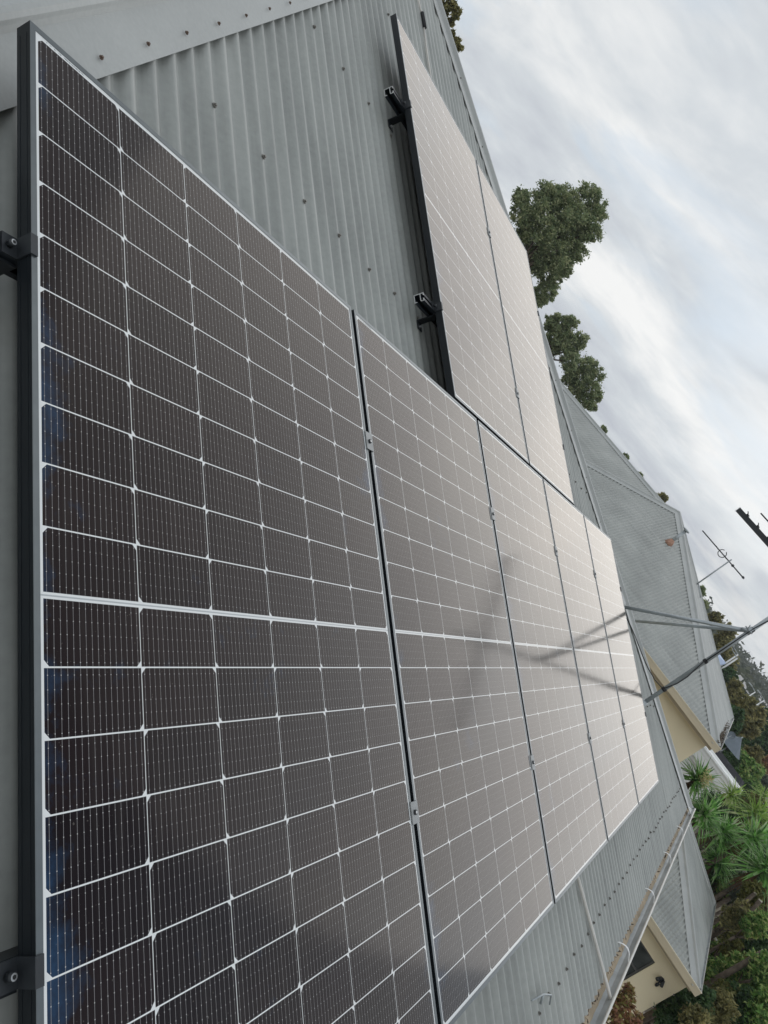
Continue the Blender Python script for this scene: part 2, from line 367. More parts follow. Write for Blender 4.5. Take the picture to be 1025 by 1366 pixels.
# ---- our own house -------------------------------------------------
n_s = Vector((0, -SP, CP)); n_e = Vector((SP, 0, CP)); n_w = Vector((-SP, 0, CP)); n_n = Vector((0, SP, CP))
U_s = Vector((0, CP, SP)); U_e = Vector((-CP, 0, SP)); U_w = Vector((CP, 0, SP)); U_n = Vector((0, -CP, SP))
HX, HY, HR = 3.157, 3.26, 1.480           # where the two hips meet
house = thing('house', 'grey corrugated steel roof of the near house carrying the solar panels', 'house', (3.2, 3.0, -6.5))
house_i = Matrix.Translation((-3.2, -3.0, 6.5))
def under(o, root):                        # keep world coordinates when parented to a moved Empty
    o.matrix_parent_inverse = Matrix.Translation(-root.location); return o
V_E = 2.50                                 # sheets end here (v)
eO = PL(0, V_E, ROOF_H)
halfw = (HY - eO.y)                        # horizontal run from sheet end to apex
xL, xR = HX - halfw, HX + halfw
def zcrest(y): return eO.z + TP*(y - eO.y)
smax = halfw / CP
under(corr('roof_sheet', Vector((xL, eO.y, eO.z)), Vector((1, 0, 0)), U_s, 2*halfw, lambda s: 0.0,
     lambda s: min(s, 2*halfw - s)/CP - 0.02, house, rows=8), house)
YN = 14.0
for (E_, U_, x_, nm) in ((Vector((0, 1, 0)), U_e, xR, 'e'), (Vector((0, 1, 0)), U_w, xL, 'w')):
    Ln = YN - eO.y
    under(corr('roof_sheet', Vector((x_, eO.y, eO.z)), E_, U_, Ln, lambda s: 0.0, lambda s: min(s, halfw)/CP - 0.02, house, seg=6, rows=3), house)
apex = Vector((HX, HY, eO.z + TP*halfw))
under(capping('hip_capping', Vector((xL-0.02, eO.y-0.02, eO.z)), apex, n_s, n_w, house, wing=0.131), house)
under(capping('hip_capping', Vector((xR+0.02, eO.y-0.02, eO.z)), apex, n_s, n_e, house, wing=0.131), house)
under(capping('ridge_capping', apex, Vector((HX, YN, apex.z)), n_w, n_e, house, wing=0.16), house)
# walls below the eaves
b = MB(); b.box((xL+0.45, eO.y+0.45, -6.5), (xR-0.45, YN-0.45, eO.z-0.12)); under(b.build('wall', M_CREAM, house), house)
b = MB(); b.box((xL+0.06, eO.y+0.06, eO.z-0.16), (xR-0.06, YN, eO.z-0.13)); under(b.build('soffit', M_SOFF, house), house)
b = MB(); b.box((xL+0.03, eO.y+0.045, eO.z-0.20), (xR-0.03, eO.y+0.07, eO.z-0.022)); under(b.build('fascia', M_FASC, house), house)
YLIP, ZLIP = -2.265, -1.222
gx0, gx1 = xL - 0.1, 8.90
g = gutter_x(house, gx0, gx1, YLIP, ZLIP); under(g, house)
# silt in the gutter and the rolled lip of debris against the back
b = MB(); random.seed(4)
N = 240
pa = pb = None
for i in range(N+1):
    x = gx0 + 0.01 + (gx1-gx0-0.02)*i/N
    row = []
    for k, yy in enumerate((YLIP+0.020, YLIP+0.042, YLIP+0.075, YLIP+0.123)):
        hgt = -0.050 + (0.0, 0.004, 0.018, 0.040)[k]*(0.7 + 0.7*noise.noise(Vector((x*2.3, k*0.5, 0)))) + 0.006*noise.noise(Vector((x*14, k*3, 2)))
        row.append((x, yy, ZLIP + hgt))
    if pa: b.strip(pa, row, True)
    pa = row
b.build('gutter_silt', M_GUTIN, g)
# leaf litter along the sheet ends
b = MB()
for i in range(1500):
    x = random.uniform(gx0+0.1, gx1-0.02)
    dens = 0.35 + 0.9*noise.noise(Vector((x*1.1, 7, 0))) + (1.0 if 6.0 < x < 7.0 or x > 8.5 or x < 3.9 else 0)
    if random.random() > dens: continue
    c = Vector((x, YLIP + 0.08 + random.uniform(-0.025, 0.045), ZLIP - 0.035 + random.uniform(-0.012, 0.028)))
    a = Vector((random.uniform(-1, 1), random.uniform(-1, 1), random.uniform(-.4, .4))).normalized()*random.uniform(.008, .022)
    d = a.cross(Vector((random.uniform(-.3, .3), random.uniform(-.3, .3), 1))).normalized()*random.uniform(.003, .008)
    b.quad(c-a, c-d, c+a, c+d)
o = b.build('leaf_litter', M_LEAFLIT, g); o['kind'] = 'stuff'
for x in (8.42, 7.28, 6.14, 5.0, 3.86, 2.72):
    b = MB(); pts = []
    for k in range(9):
        a = k/8; pts.append(Vector((x + 0.0*a, YLIP + 0.115 - 0.115*a, ZLIP - 0.002 + 0.040*math.sin(math.pi*min(1, a*1.05))**0.8)))
    for k in range(8):
        p, q = pts[k], pts[k+1]; e = Vector((0.008, 0, 0)); u = Vector((0, 0, 0.0025))
        b.quad(p-e, p+e, q+e, q-e); b.quad(p-e-u, q-e-u, q+e-u, p+e-u); b.quad(p-e, q-e, q-e-u, p-e-u); b.quad(p+e, p+e-u, q+e-u, q+e)
    b.build('gutter_strap', M_WHITE, g)

# roof screws: rows across the battens; the 95 that show largest are parts, the rest one part
def screw_mesh(mat, nm):
    b = MB()
    b.tube([(0, 0, 0), (0, 0, 0.003)], 0.0072, 12); b.tube([(0, 0, 0.003), (0, 0, 0.008)], 0.0044, 6, sm=False)
    me = bpy.data.meshes.new(nm); me.from_pydata(b.v, [], b.f); me.materials.append(mat); return me
SM = screw_mesh(M_SCREW, 'roof_screw'); SMR = screw_mesh(M_RUST, 'rusty_screw')
for v_ in SMR.vertices: v_.co = v_.co * 0.72
locs = []
for v, step in ((-2.21, 3), (-1.31, 3), (-0.41, 3), (0.49, 3), (1.39, 3), (2.25, 2)):
    i = 0
    y = PL(0, v, ROOF_H).y
    while True:
        u = xL + RIB*i; i += step
        if u > xR: break
        run = y - eO.y
        if not (xL + run + 0.15 < u < xR - run - 0.15): continue
        if 0.0 < u < 5.76 and 0.0 < v < 1.9: continue
        if 2.1 < u < 4.2 and -1.85 < v < -0.05: continue
        if u < -0.3: continue
        locs.append((PL(u + random.uniform(-.003, .003), v + random.uniform(-.012, .012), ROOF_H + 0.0008), SM))
caps = []
for t in range(1, 60):                        # screws through the cappings
    s_ = t*0.1524*1.0
    xx = xL + s_; 
    xx = xR - s_
    if xx > 3.6 and t % 2 == 0:
        p = Vector((xx - 0.065/CP, eO.y + s_, 0)); p.z = zcrest(p.y) + 0.006; caps.append((p, SM))
for k in range(-2, 22):
    caps.append((PL(0.268 + 0.1495*k, -0.21 - 0.1665*k, ROOF_H + 0.014), SMR))
allp = sorted(locs + caps, key=lambda q: (q[0] - CAM).length)
qrot = n_s.to_track_quat('Z', 'Y')
for p, me in allp[:90]:
    o = bpy.data.objects.new('rusty_screw' if me is SMR else 'roof_screw', me); COL.objects.link(o); o.location = p; o.rotation_mode = 'QUATERNION'; o.rotation_quaternion = qrot
    o.parent = house; under(o, house)
b = MB()
for p, me in allp[90:]:
    b.tube([p, p + n_s*0.004], 0.0085, 8); b.tube([p + n_s*0.004, p + n_s*0.009], 0.0052, 6)
o = under(b.build('far_screws', M_SCREW, house), house); o['kind'] = 'stuff'
# loose sheet-metal clip left near the eave, above the gutter
b = MB()
k = [PL(2.21, 2.19, ROOF_H+0.004), PL(2.30, 2.20, ROOF_H+0.022), PL(2.37, 2.225, ROOF_H+0.03), PL(2.41, 2.27, ROOF_H+0.006)]
b.tube(k, 0.0035, 6); b.tube([PL(2.30, 2.20, ROOF_H+0.022), PL(2.315, 2.235, ROOF_H+0.002)], 0.005, 6); 
b.build('wire_clip', M_GALV, label='small bent wire clip lying on the roof below the second solar panel', category='clip')

# ------------------------------------------------------------------ solar panels
PW, PH, GAP = 1.134, 1.903, 0.020
def solar_panel(u, v, label, group):
    t = thing('solar_panel', label, 'solar panel', PL(u, v), group, (PITCH, 0, 0))
    b = MB(); W, H, d, lip = PW, PH, 0.030, 0.011
    # hollow section: outer wall 2 mm with a shallow groove, bottom flange
    for (lo, hi) in (((0, -H, -d), (0.002, 0, -0.0008)), ((W-0.002, -H, -d), (W, 0, -0.0008)), ((0.002, -0.002, -d), (W-0.002, 0, -0.0008)), ((0.002, -H, -d), (W-0.002, -H+0.002, -0.0008)),
                     ((0.002, -H+0.002, -d), (0.028, -0.002, -d+0.0018)), ((W-0.028, -H+0.002, -d), (W-0.002, -0.002, -d+0.0018)),
                     ((-0.0007, -H+0.02, -0.0245), (0, -0.02, -0.0225)), ((-0.0007, -H+0.02, -0.0085), (0, -0.02, -0.0075))): b.box(lo, hi)
    fr = b.build('frame', M_FRAME, t)
    b = MB()
    for (lo, hi) in (((0, -H, -0.0008), (lip, 0, 0.0)), ((W-lip, -H, -0.0008), (W, 0, 0.0)), ((lip, -lip, -0.0008), (W-lip, 0, 0.0)), ((lip, -H, -0.0008), (W-lip, -H+lip, 0.0))): b.box(lo, hi)
    b.build('frame_lip', M_LIP, fr)
    b = MB(); b.quad((0.002, -H+0.002, -0.0012), (W-0.002, -H+0.002, -0.0012), (W-0.002, -0.002, -0.0012), (0.002, -0.002, -0.0012)); 
    b.quad((0.002, -H+0.002, -0.0062), (0.002, -0.002, -0.0062), (W-0.002, -0.002, -0.0062), (W-0.002, -H+0.002, -0.0062)); b.build('glass', M_GLASS, t)
    b = MB(); random.seed(11); xx = 0.034
    while xx < 0.115:
        wd = random.choice((0.0006, 0.001, 0.0016)); b.quad((xx, -0.0165, -0.00095), (xx+wd, -0.0165, -0.00095), (xx+wd, -0.0135, -0.00095), (xx, -0.0135, -0.00095)); xx += wd + random.choice((0.0008, 0.0014, 0.002, 0.006))
    b.build('barcode_strip', M_LABEL, t)
    return t
def dup(o, parent=None):
    c = o.copy(); COL.objects.link(c)
    if parent: c.parent = parent
    for ch in list(o.children): dup(ch, c)
    return c
GL, GU = 'solar panels of the lower row', 'solar panels of the upper row'
p0 = solar_panel(0, 0, 'nearest and largest-looking solar panel of the long row, dark cells with blue smears', GL)
LB = ['second solar panel of the long row, beside the nearest one', 'middle solar panel of the long row of five', 'fourth solar panel of the long row, reflecting the mast struts',
      'farthest solar panel of the long row, beside the mast foot']
for i, l_ in enumerate(LB):
    q = dup(p0); q.location = PL((i+1)*(PW+GAP), 0); q['label'] = l_
UU, UV = 2.032, -1.918
for i, l_ in enumerate(('nearer solar panel of the upper pair, its open black edge over the bare roof', 'farther solar panel of the upper pair, nearest to the hip capping')):
    q = dup(p0); q.location = PL(UU + i*(PW+GAP), UV); q['label'] = l_; q['group'] = GU

# ------------------------------------------------------------------ mounting rails with feet and clamps
def rail(v, ua, ub, label, clamps_mid, end_l, end_r):
    t = thing('mounting_rail', label, 'rail', PL(ua, v, -0.030), 'aluminium rails under the solar panels', (PITCH, 0, 0)); L = ub - ua
    b = MB(); e = 0.0022
    # C profile, 40 mm deep, open on the down-slope side, as a true section
    for lo, hi in (((0, -0.018, -0.002), (L, -0.006, 0)), ((0, 0.006, -0.002), (L, 0.018, 0)), ((0, 0.0158, -0.042), (L, 0.018, -0.002)), ((0, -0.018, -0.042), (L, 0.018-e, -0.0398)),
                   ((0, -0.018, -0.0398), (L, -0.018+e, -0.030)), ((0, -0.018, -0.014), (L, -0.018+e, -0.002)), ((0, -0.018+e, -0.016), (L, 0.018-e, -0.014))):
        b.box(lo, hi)
    b.build('rail_profile', M_RAIL, t)
    b = MB(); k_ = 0.0036
    for lo, hi in (((-0.0012, 0.006, -k_), (0, 0.018, 0)), ((-0.0012, -0.018, -k_), (0, -0.006, 0)), ((-0.0012, 0.018-k_, -0.042), (0, 0.018, -k_)), ((-0.0012, -0.018, -0.042), (0, 0.018-k_, -0.042+k_)),
                   ((-0.0012, -0.018, -0.042+k_), (0, -0.018+k_, -0.030)), ((-0.0012, -0.018, -0.014), (0, -0.018+k_, -k_)), ((-0.0012, -0.018+k_, -0.0165), (0, 0.018-k_, -0.0165+k_))): b.box(lo, hi)
    b.build('cut_end', M_RAILEND, t)
    # L feet
    x = 0.145
    while x < L:
        b = MB(); zf = ROOF_H + 0.030 + 0.0005
        b.box((x-0.02, -0.024, zf), (x+0.02, -0.0195, -0.008)); b.box((x-0.02, -0.060, zf), (x+0.02, -0.024, zf+0.004))
        f = b.build('foot', M_BLACK, t)
        b = MB(); b.tube([(x, -0.044, zf+0.004), (x, -0.044, zf+0.011)], 0.006, 6, sm=False); b.build('foot_screw', M_STEEL, f); x += 1.06
    for u in clamps_mid:
        x = u - ua
        b = MB(); b.box((x-0.0205, -0.026, 0.0302), (x+0.0205, 0.026, 0.0335)); b.box((x-0.008, -0.024, 0.0), (x+0.008, 0.024, 0.0302))
        c = b.build('mid_clamp', M_MID, t)
        b = MB(); b.tube([(x, 0, 0.0335), (x, 0, 0.0375)], 0.0065, 12); b.build('bolt', M_BLACK, c)
        b = MB(); b.tube([(x, 0, 0.0376), (x, 0, 0.0380)], 0.0035, 6); b.build('bolt_socket', M_STEEL, c)
    for u, sgn in ((end_l, -1), (end_r, 1)):
        x = u - ua; b = MB()
        lo, hi = sorted((x - sgn*0.009, x + sgn*0.004)); b.box((lo, -0.0175, 0.0302), (hi, 0.0175, 0.0335))
        lo, hi = sorted((x + sgn*0.0005, x + sgn*0.004)); b.box((lo, -0.0175, 0.0), (hi, 0.0175, 0.0302))
        lo, hi = sorted((x + sgn*0.004, x + sgn*0.030)); b.box((lo, -0.0175, 0.0), (hi, 0.0175, 0.004)); 
        c = b.build('end_clamp', M_CLAMP, t)
        b = MB(); b.tube([(x+sgn*0.018, 0, 0.004), (x+sgn*0.018, 0, 0.015)], 0.0058, 14); b.build('bolt', M_BLACK, c)
        b = MB(); b.tube([(x+sgn*0.018, 0, 0.01505), (x+sgn*0.018, 0, 0.0154)], 0.0046, 14); b.build('bolt_ring', M_STEEL, c)
        b = MB(); b.tube([(x+sgn*0.018, 0, 0.01545), (x+sgn*0.018, 0, 0.0157)], 0.0028, 6); b.build('bolt_socket', M_RUBBER, c)
    return t
mids = [(i+1)*(PW+GAP) - GAP/2 for i in range(4)]; RE = 5*(PW+GAP) - GAP
rail(0.42, -0.16, RE+0.04, 'black rail under the upper half of the long panel row', mids, 0, RE)
rail(1.405, -0.16, RE+0.04, 'black rail under the lower half of the long panel row', mids, 0, RE)
um = [UU + PW + GAP/2]; UE = UU + 2*PW + GAP
rail(UV + 0.50, UU-0.115, UE+0.04, 'black rail end sticking out under the top half of the upper pair', um, UU, UE)
rail(UV + 1.50, UU-0.115, UE+0.04, 'black rail end sticking out under the bottom half of the upper pair', um, UU, UE)

# conduit running over the gutter, cable with joiner at the top
b = MB(); h = ROOF_H + 0.012
pts = [PL(3.02, 1.80, h), PL(3.15, 2.012, h), PL(3.30, 2.37, h), PL(3.345, 2.52, h+0.004), PL(3.36, 2.565, h+0.004), PL(3.37, 2.615, h-0.004), PL(3.36, 2.65, h-0.04), PL(3.33, 2.66, h-0.085), Vector((3.28, -2.315, -1.40)), Vector((3.26, -2.315, -1.8)), Vector((3.26, -2.315, -6.4))]
b.tube(pts, 0.008, 10)
b.build('conduit', M_PVC, label='thin white conduit running from under the third panel over the gutter edge', category='conduit')
t = thing('cable_joint', 'white cable with a black joiner on the roof above the upper panel pair', 'cable', PL(2.9, -2.6, ROOF_H))
b = MB(); h = ROOF_H + 0.008
o = under(b.tube([PL(2.865, -3.0, h), PL(2.885, -2.86, h), PL(2.905, -2.79, h)], 0.0055, 8) or b.tube([PL(2.905, -2.70, h), PL(2.885, -2.5, h), PL(2.876, -2.336, h), PL(2.88, -2.0, h), PL(2.9, -1.7, h)], 0.0055, 8) or b.build('cable', M_PVC, t), t)
b = MB(); b.tube([PL(2.905, -2.80, h+.004), PL(2.908, -2.77, h+.004), PL(2.907, -2.69, h+.004)], 0.012, 10); under(b.build('joiner', M_RUBBER, t), t)

# ------------------------------------------------------------------ antenna mast with struts on the near roof
MX, MY = 6.2, -1.165
mast = thing('antenna_mast', 'galvanised television antenna mast braced by two struts beside the far panel', 'antenna', (MX, MY, zcrest(MY)))
def mpart(b, nm, mat, par=None):
    o = b.build(nm, mat, par or mast)
    if par is None: under(o, mast)
    return o
b = MB(); b.tube([(MX, MY, zcrest(MY)), (MX, MY, 1.25)], 0.0175, 12); mpart(b, 'mast_pole', M_GALV)
b = MB(); b.box((MX-0.05, MY-0.04, zcrest(MY)-0.004), (MX+0.05, MY+0.04, zcrest(MY)+0.012)); b.tube([(MX, MY, zcrest(MY)), (MX, MY, zcrest(MY)+0.09)], 0.024, 12); mpart(b, 'base_plate', M_GALV)
topj = Vector((MX, MY+0.004, 0.385))
f1 = Vector((6.32, -0.40, zcrest(-0.40)+0.012)); f2 = Vector((8.1, -0.30, -0.50))
for fpt in (f1, f2):
    b = MB(); d = (fpt - topj); b.tube([topj + d.normalized()*0.02, fpt], 0.0155, 10); b.tube([topj, topj + d.normalized()*0.06], 0.020, 10); mpart(b, 'strut', M_GALV)
b = MB(); b.tube([f2, Vector((8.1, -0.30, -1.0))], 0.014, 8); mpart(b, 'strut_foot', M_GALV)
b = MB(); b.tube([topj - Vector((0, 0, 0.03)), topj + Vector((0, 0, 0.03))], 0.024, 12); b.tube([topj + Vector((-0.02, -0.03, 0)), topj + Vector((-0.02, 0.045, 0.0))], 0.006, 8); b.tube([topj + Vector((-0.02, 0.02, 0)), topj + Vector((-0.05, 0.03, 0.03))], 0.004, 6); mpart(b, 'strut_clamp', M_GALV)
for z in (-0.44, -0.035, 0.405, 0.80):
    b = MB(); b.tube([(MX, MY, z-0.014), (MX, MY, z+0.014)], 0.0215, 12); mpart(b, 'tape_band', M_RUBBER)
b = MB()
cb = [atx(940, 882, 6.18)+Vector((-.02, 0, 0)), atx(930, 891, 6.17), atx(917, 903, 6.16), atx(903, 912, 6.16), atx(890, 917, 6.17), atx(884, 918, 6.19), atx(874, 907, 6.3), atx(864, 890, 6.42), atx(856, 871, 6.5), atx(848, 850, 6.55), atx(842, 836, 6.6), atx(836, 825, 6.6)]
b.tube(cb, 0.0045, 6); b.tube([(MX-.021, MY, -0.03), (MX-.023, MY, 0.3), (MX-.021, MY, 0.42), (MX-.03, MY-.02, 0.6), (MX-.022, MY, 0.8), (MX-.022, MY, 0.9)], 0.0045, 6)
mpart(b, 'coaxial_cable', M_RUBBER)
# antenna head above the frame's right edge: two booms along y
ZB = 0.938
b = MB(); b.box((MX-0.014, -2.0, ZB-0.022), (MX+0.014, -0.335, ZB+0.022)); mpart(b, 'boom', M_BLACK)
b = MB(); b.box((MX-0.016, -0.335, ZB-0.024), (MX+0.016, -0.331, ZB+0.024)); mpart(b, 'boom_end', M_WHITE)
b = MB()
for k in range(9):
    y = -0.42 - 0.12*k; b.tube([(MX-0.16, y, ZB+0.030), (MX+0.16, y, ZB+0.030)], 0.004, 6); b.box((MX-0.02, y-0.012, ZB+0.022), (MX+0.02, y+0.012, ZB+0.032))
mpart(b, 'elements', M_BLACK)
b = MB(); b.tube([(MX, -0.465, ZB+0.112), (MX, -1.2, ZB+0.112)], 0.006, 8); mpart(b, 'upper_boom', M_BLACK)
b = MB(); b.tube([(MX, -1.2, ZB+0.112), (MX, -1.2, ZB-0.02)], 0.008, 8); mpart(b, 'boom_link', M_BLACK)

# ------------------------------------------------------------------ the farther wing, same eave height
def hip_house(root, x0, y0, wx, z0, ridge_to_x=None, ridge_to_y=None, seg=4):
    pass
far = thing('house', 'farther house wing with grey corrugated hip roof and cream rendered wall', 'house', (21.0, 3.0, -6.5))
FX0, FY0, FZ = 15.98, -2.215, -1.225; FH = 5.02      # sheet corner and half width
faX = Vector((FX0+FH, FY0+FH, FZ + TP*FH))
under(corr('roof_sheet', Vector((FX0, FY0, FZ)), Vector((0, 1, 0)), U_w, 2*FH, lambda s: 0.0, lambda s: min(s, 2*FH-s)/CP, far, seg=6, rows=3), far)
under(corr('roof_sheet', Vector((FX0, FY0, FZ)), Vector((1, 0, 0)), U_s, 2*FH, lambda s: 0.0, lambda s: min(s, 2*FH-s)/CP, far, seg=6, rows=3), far)
under(corr('roof_sheet', Vector((FX0+2*FH, FY0, FZ)), Vector((0, 1, 0)), U_e, 2*FH, lambda s: 0.0, lambda s: min(s, 2*FH-s)/CP, far, seg=4, rows=2), far)
under(corr('roof_sheet', Vector((FX0, FY0+2*FH, FZ)), Vector((1, 0, 0)), U_n, 2*FH, lambda s: 0.0, lambda s: min(s, 2*FH-s)/CP, far, seg=4, rows=2), far)
for A_, na, nb in ((Vector((FX0, FY0, FZ)), n_w, n_s), (Vector((FX0, FY0+2*FH, FZ)), n_w, n_n), (Vector((FX0+2*FH, FY0, FZ)), n_e, n_s), (Vector((FX0+2*FH, FY0+2*FH, FZ)), n_e, n_n)):
    under(capping('hip_capping', A_, faX, na, nb, far, wing=0.17, roll=0.03), far)
# higher roof behind, parallel ridge
BX, BZ = 23.2, 1.20; BL = 6.2
under(corr('roof_sheet', Vector((BX-BL, 3.35, BZ-TP*BL)), Vector((0, 1, 0)), U_w, 12.0, lambda s: 0.0, lambda s: min(BL, BL + 0*s)/CP if s > 0.0 else 0, far, seg=4, rows=2), far)
under(corr('roof_sheet', Vector((BX+BL, 3.35, BZ-TP*BL)), Vector((0, 1, 0)), U_e, 12.0, lambda s: 0.0, lambda s: BL/CP, far, seg=2, rows=2), far)
under(capping('ridge_capping', Vector((BX, 3.3, BZ)), Vector((BX, 15.35, BZ)), n_w, n_e, far, wing=0.17, roll=0.03), far)
# near eave: cream gutter, fascia, soffit, wall
b = MB(); b.box((FX0-0.075, FY0-0.05, FZ-0.115), (FX0-0.065, FY0+2*FH, FZ+0.005)); b.box((FX0-0.075, FY0-0.05, FZ-0.125), (FX0+0.045, FY0+2*FH, FZ-0.115))
gx_ = under(b.build('gutter', M_TAN, far), far)
b = MB(); b.box((FX0-0.083, FY0-0.055, FZ+0.004), (FX0-0.062, FY0+2*FH, FZ+0.020)); b.build('gutter_bead', M_FASC, gx_)
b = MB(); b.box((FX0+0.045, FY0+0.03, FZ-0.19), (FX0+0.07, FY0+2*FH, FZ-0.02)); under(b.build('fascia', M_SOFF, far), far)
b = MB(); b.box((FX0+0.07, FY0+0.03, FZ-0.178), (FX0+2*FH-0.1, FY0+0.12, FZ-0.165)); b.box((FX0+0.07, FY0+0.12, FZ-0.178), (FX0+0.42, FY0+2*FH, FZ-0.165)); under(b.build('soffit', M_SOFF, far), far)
b = MB(); b.box((FX0+0.42, FY0+0.12, -6.5), (FX0+2*FH-0.4, FY0+2*FH, FZ-0.14)); under(b.build('wall', M_CREAM, far), far)
gf = under(gutter_x(far, FX0-0.05, FX0+2*FH+0.05, FY0-0.055, FZ+0.002), far)
b = MB()
for i in range(500):
    x = FX0 + abs(random.gauss(0, 1))*2.6
    if x > FX0+9.8: continue
    c = Vector((x, FY0 + random.uniform(-0.02, 0.12), FZ + random.uniform(0.0, 0.03))); c.z += max(0, (c.y-FY0))*TP
    a = Vector((random.uniform(-1, 1), random.uniform(-1, 1), random.uniform(-.2, .6))).normalized()*random.uniform(.02, .045)
    d = a.cross(Vector((0, 0, 1))).normalized()*random.uniform(.008, .02); b.quad(c-a, c-d, c+a, c+d)
o = b.build('leaf_litter', M_LEAFLIT, gf); o['kind'] = 'stuff'
# flue on its near face
fx, fy = 19.55, 2.06; fz = FZ + TP*(fx-FX0)
fl = thing('roof_flue', 'galvanised flue pipe with rust-red flashing on the far grey roof', 'flue', (fx, fy, fz))
b = MB(); b.tube([(fx, fy, fz-0.02), (fx+0.0, fy, fz+0.50)], 0.045, 14); b.tube([(fx, fy, fz+0.48), (fx, fy, fz+0.50), (fx, fy, fz+0.53)], [0.055, 0.10, 0.09], 14); under(b.build('pipe', M_GALV, fl), fl)
b = MB(); b.tube([(fx, fy, fz-0.06), (fx, fy, fz+0.05), (fx, fy, fz+0.12)], [0.12, 0.09, 0.05], 14); under(b.build('flashing', M_TERRA, fl), fl)
# antenna behind, on the far wing's side face
ax, ay = 22.0, 1.15; az = FZ + TP*(ay-FY0)
an = thing('antenna_mast', 'thin far television antenna on a bare pole above the far grey roof', 'antenna', (ax, ay, az))
b = MB(); b.tube([(ax, ay, az-0.05), (ax, ay, 1.56)], 0.020, 8); b.tube([(ax, ay, az+0.05), (ax, ay-0.35, az-0.15)], 0.014, 6); under(b.build('mast_pole', M_GALV, an), an)
b = MB(); b.tube([(ax, 0.56, 1.475), (ax, 2.22, 1.475)], 0.017, 6); under(b.build('boom', M_BLACK, an), an)
b = MB()
for y, L in ((0.62, .22), (0.85, .24), (1.0, .26), (1.3, .28), (1.62, .3), (1.85, .2), (2.1, .2)): b.tube([(ax-L, y, 1.475), (ax+L, y, 1.475)], 0.008, 5)
for k in range(10):
    a0, a1 = 2*math.pi*k/10, 2*math.pi*(k+1)/10
    if k != 2: b.tube([(ax, 1.42+0.11*math.cos(a0), 1.475+0.11*math.sin(a0)), (ax, 1.42+0.11*math.cos(a1), 1.475+0.11*math.sin(a1))], 0.012, 5)
b.box((ax-.03, 0.58, 1.45), (ax+.03, .63, 1.51)); b.box((ax-.03, 0.98, 1.44), (ax+.03, 1.03, 1.51))
under(b.build('elements', M_BLACK, an), an)

# ------------------------------------------------------------------ low single-storey wing with window
low = thing('low_house', 'low cream wing with small hip roof and square window beyond the gutter', 'house', (18.0, -3.5, -6.5))
CX0, CY0, CZ, CH = 15.24, -5.245, -3.995, 2.82
cap_ = Vector((CX0+CH, CY0+CH, CZ+TP*CH))
under(corr('roof_sheet', Vector((CX0, CY0, CZ)), Vector((0, 1, 0)), U_w, 2*CH, lambda s: 0.0, lambda s: min(s, 2*CH-s)/CP, low, seg=8, rows=3), low)
under(corr('roof_sheet', Vector((CX0, CY0, CZ)), Vector((1, 0, 0)), U_s, 2*CH, lambda s: 0.0, lambda s: min(s, 2*CH-s)/CP, low, seg=8, rows=3), low)
under(corr('roof_sheet', Vector((CX0+2*CH, CY0, CZ)), Vector((0, 1, 0)), U_e, 2*CH, lambda s: 0.0, lambda s: min(s, 2*CH-s)/CP, low, seg=4, rows=2), low)
for A_, na, nb in ((Vector((CX0, CY0, CZ)), n_w, n_s), (Vector((CX0, CY0+2*CH, CZ)), n_w, n_n), (Vector((CX0+2*CH, CY0, CZ)), n_e, n_s)):
    under(capping('hip_capping', A_, cap_, na, nb, low, wing=0.17, roll=0.028), low)
b = MB(); b.box((CX0-0.075, CY0-0.05, CZ-0.115), (CX0-0.065, CY0+2*CH, CZ+0.005)); b.box((CX0-0.075, CY0-0.05, CZ-0.125), (CX0+0.045, CY0+2*CH, CZ-0.115))
gx_ = under(b.build('gutter', M_TAN, low), low)
b = MB(); b.box((CX0-0.083, CY0-0.055, CZ+0.004), (CX0-0.062, CY0+2*CH, CZ+0.020)); b.build('gutter_bead', M_FASC, gx_)
b = MB(); b.box((CX0+0.045, CY0+0.03, CZ-0.19), (CX0+0.07, CY0+2*CH, CZ-0.02)); under(b.build('fascia', M_SOFF, low), low)
WX, WY = 15.62, -5.215
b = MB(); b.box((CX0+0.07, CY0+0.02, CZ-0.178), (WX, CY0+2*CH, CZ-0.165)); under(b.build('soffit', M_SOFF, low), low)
# wall with a window opening: y from wy0 to wy1, z from wz0 to wz1
wy0, wy1, wz0, wz1 = -4.655, -3.30, -5.55, -4.525
b = MB(); T = 0.12; zt = CZ-0.14
b.box((WX, WY, -6.5), (WX+T, wy0, zt)); b.box((WX, wy1, -6.5), (WX+T, CY0+2*CH, zt)); b.box((WX, wy0, -6.5), (WX+T, wy1, wz0)); b.box((WX, wy0, wz1), (WX+T, wy1, zt))
b.box((WX+T, WY, -6.5), (CX0+2*CH-0.4, WY+T, zt)); b.box((CX0+2*CH-0.52, WY+T, -6.5), (CX0+2*CH-0.4, CY0+2*CH, zt))
under(b.build('wall', M_CREAM, low), low)
tg = NT('window_glass_dark'); tg.l(tg.ramp(tg.noise(3, 3, tg.pos()), [(0.35, (0.03, 0.035, 0.035)), (0.65, (0.09, 0.10, 0.10))]), tg.b.inputs['Base Color']); tg.b.inputs['Roughness'].default_value = 0.12
b = MB(); b.box((WX+0.06, wy0, wz0), (WX+0.075, wy1, wz1)); wg = under(b.build('window', tg.m, low), low)
b = MB()
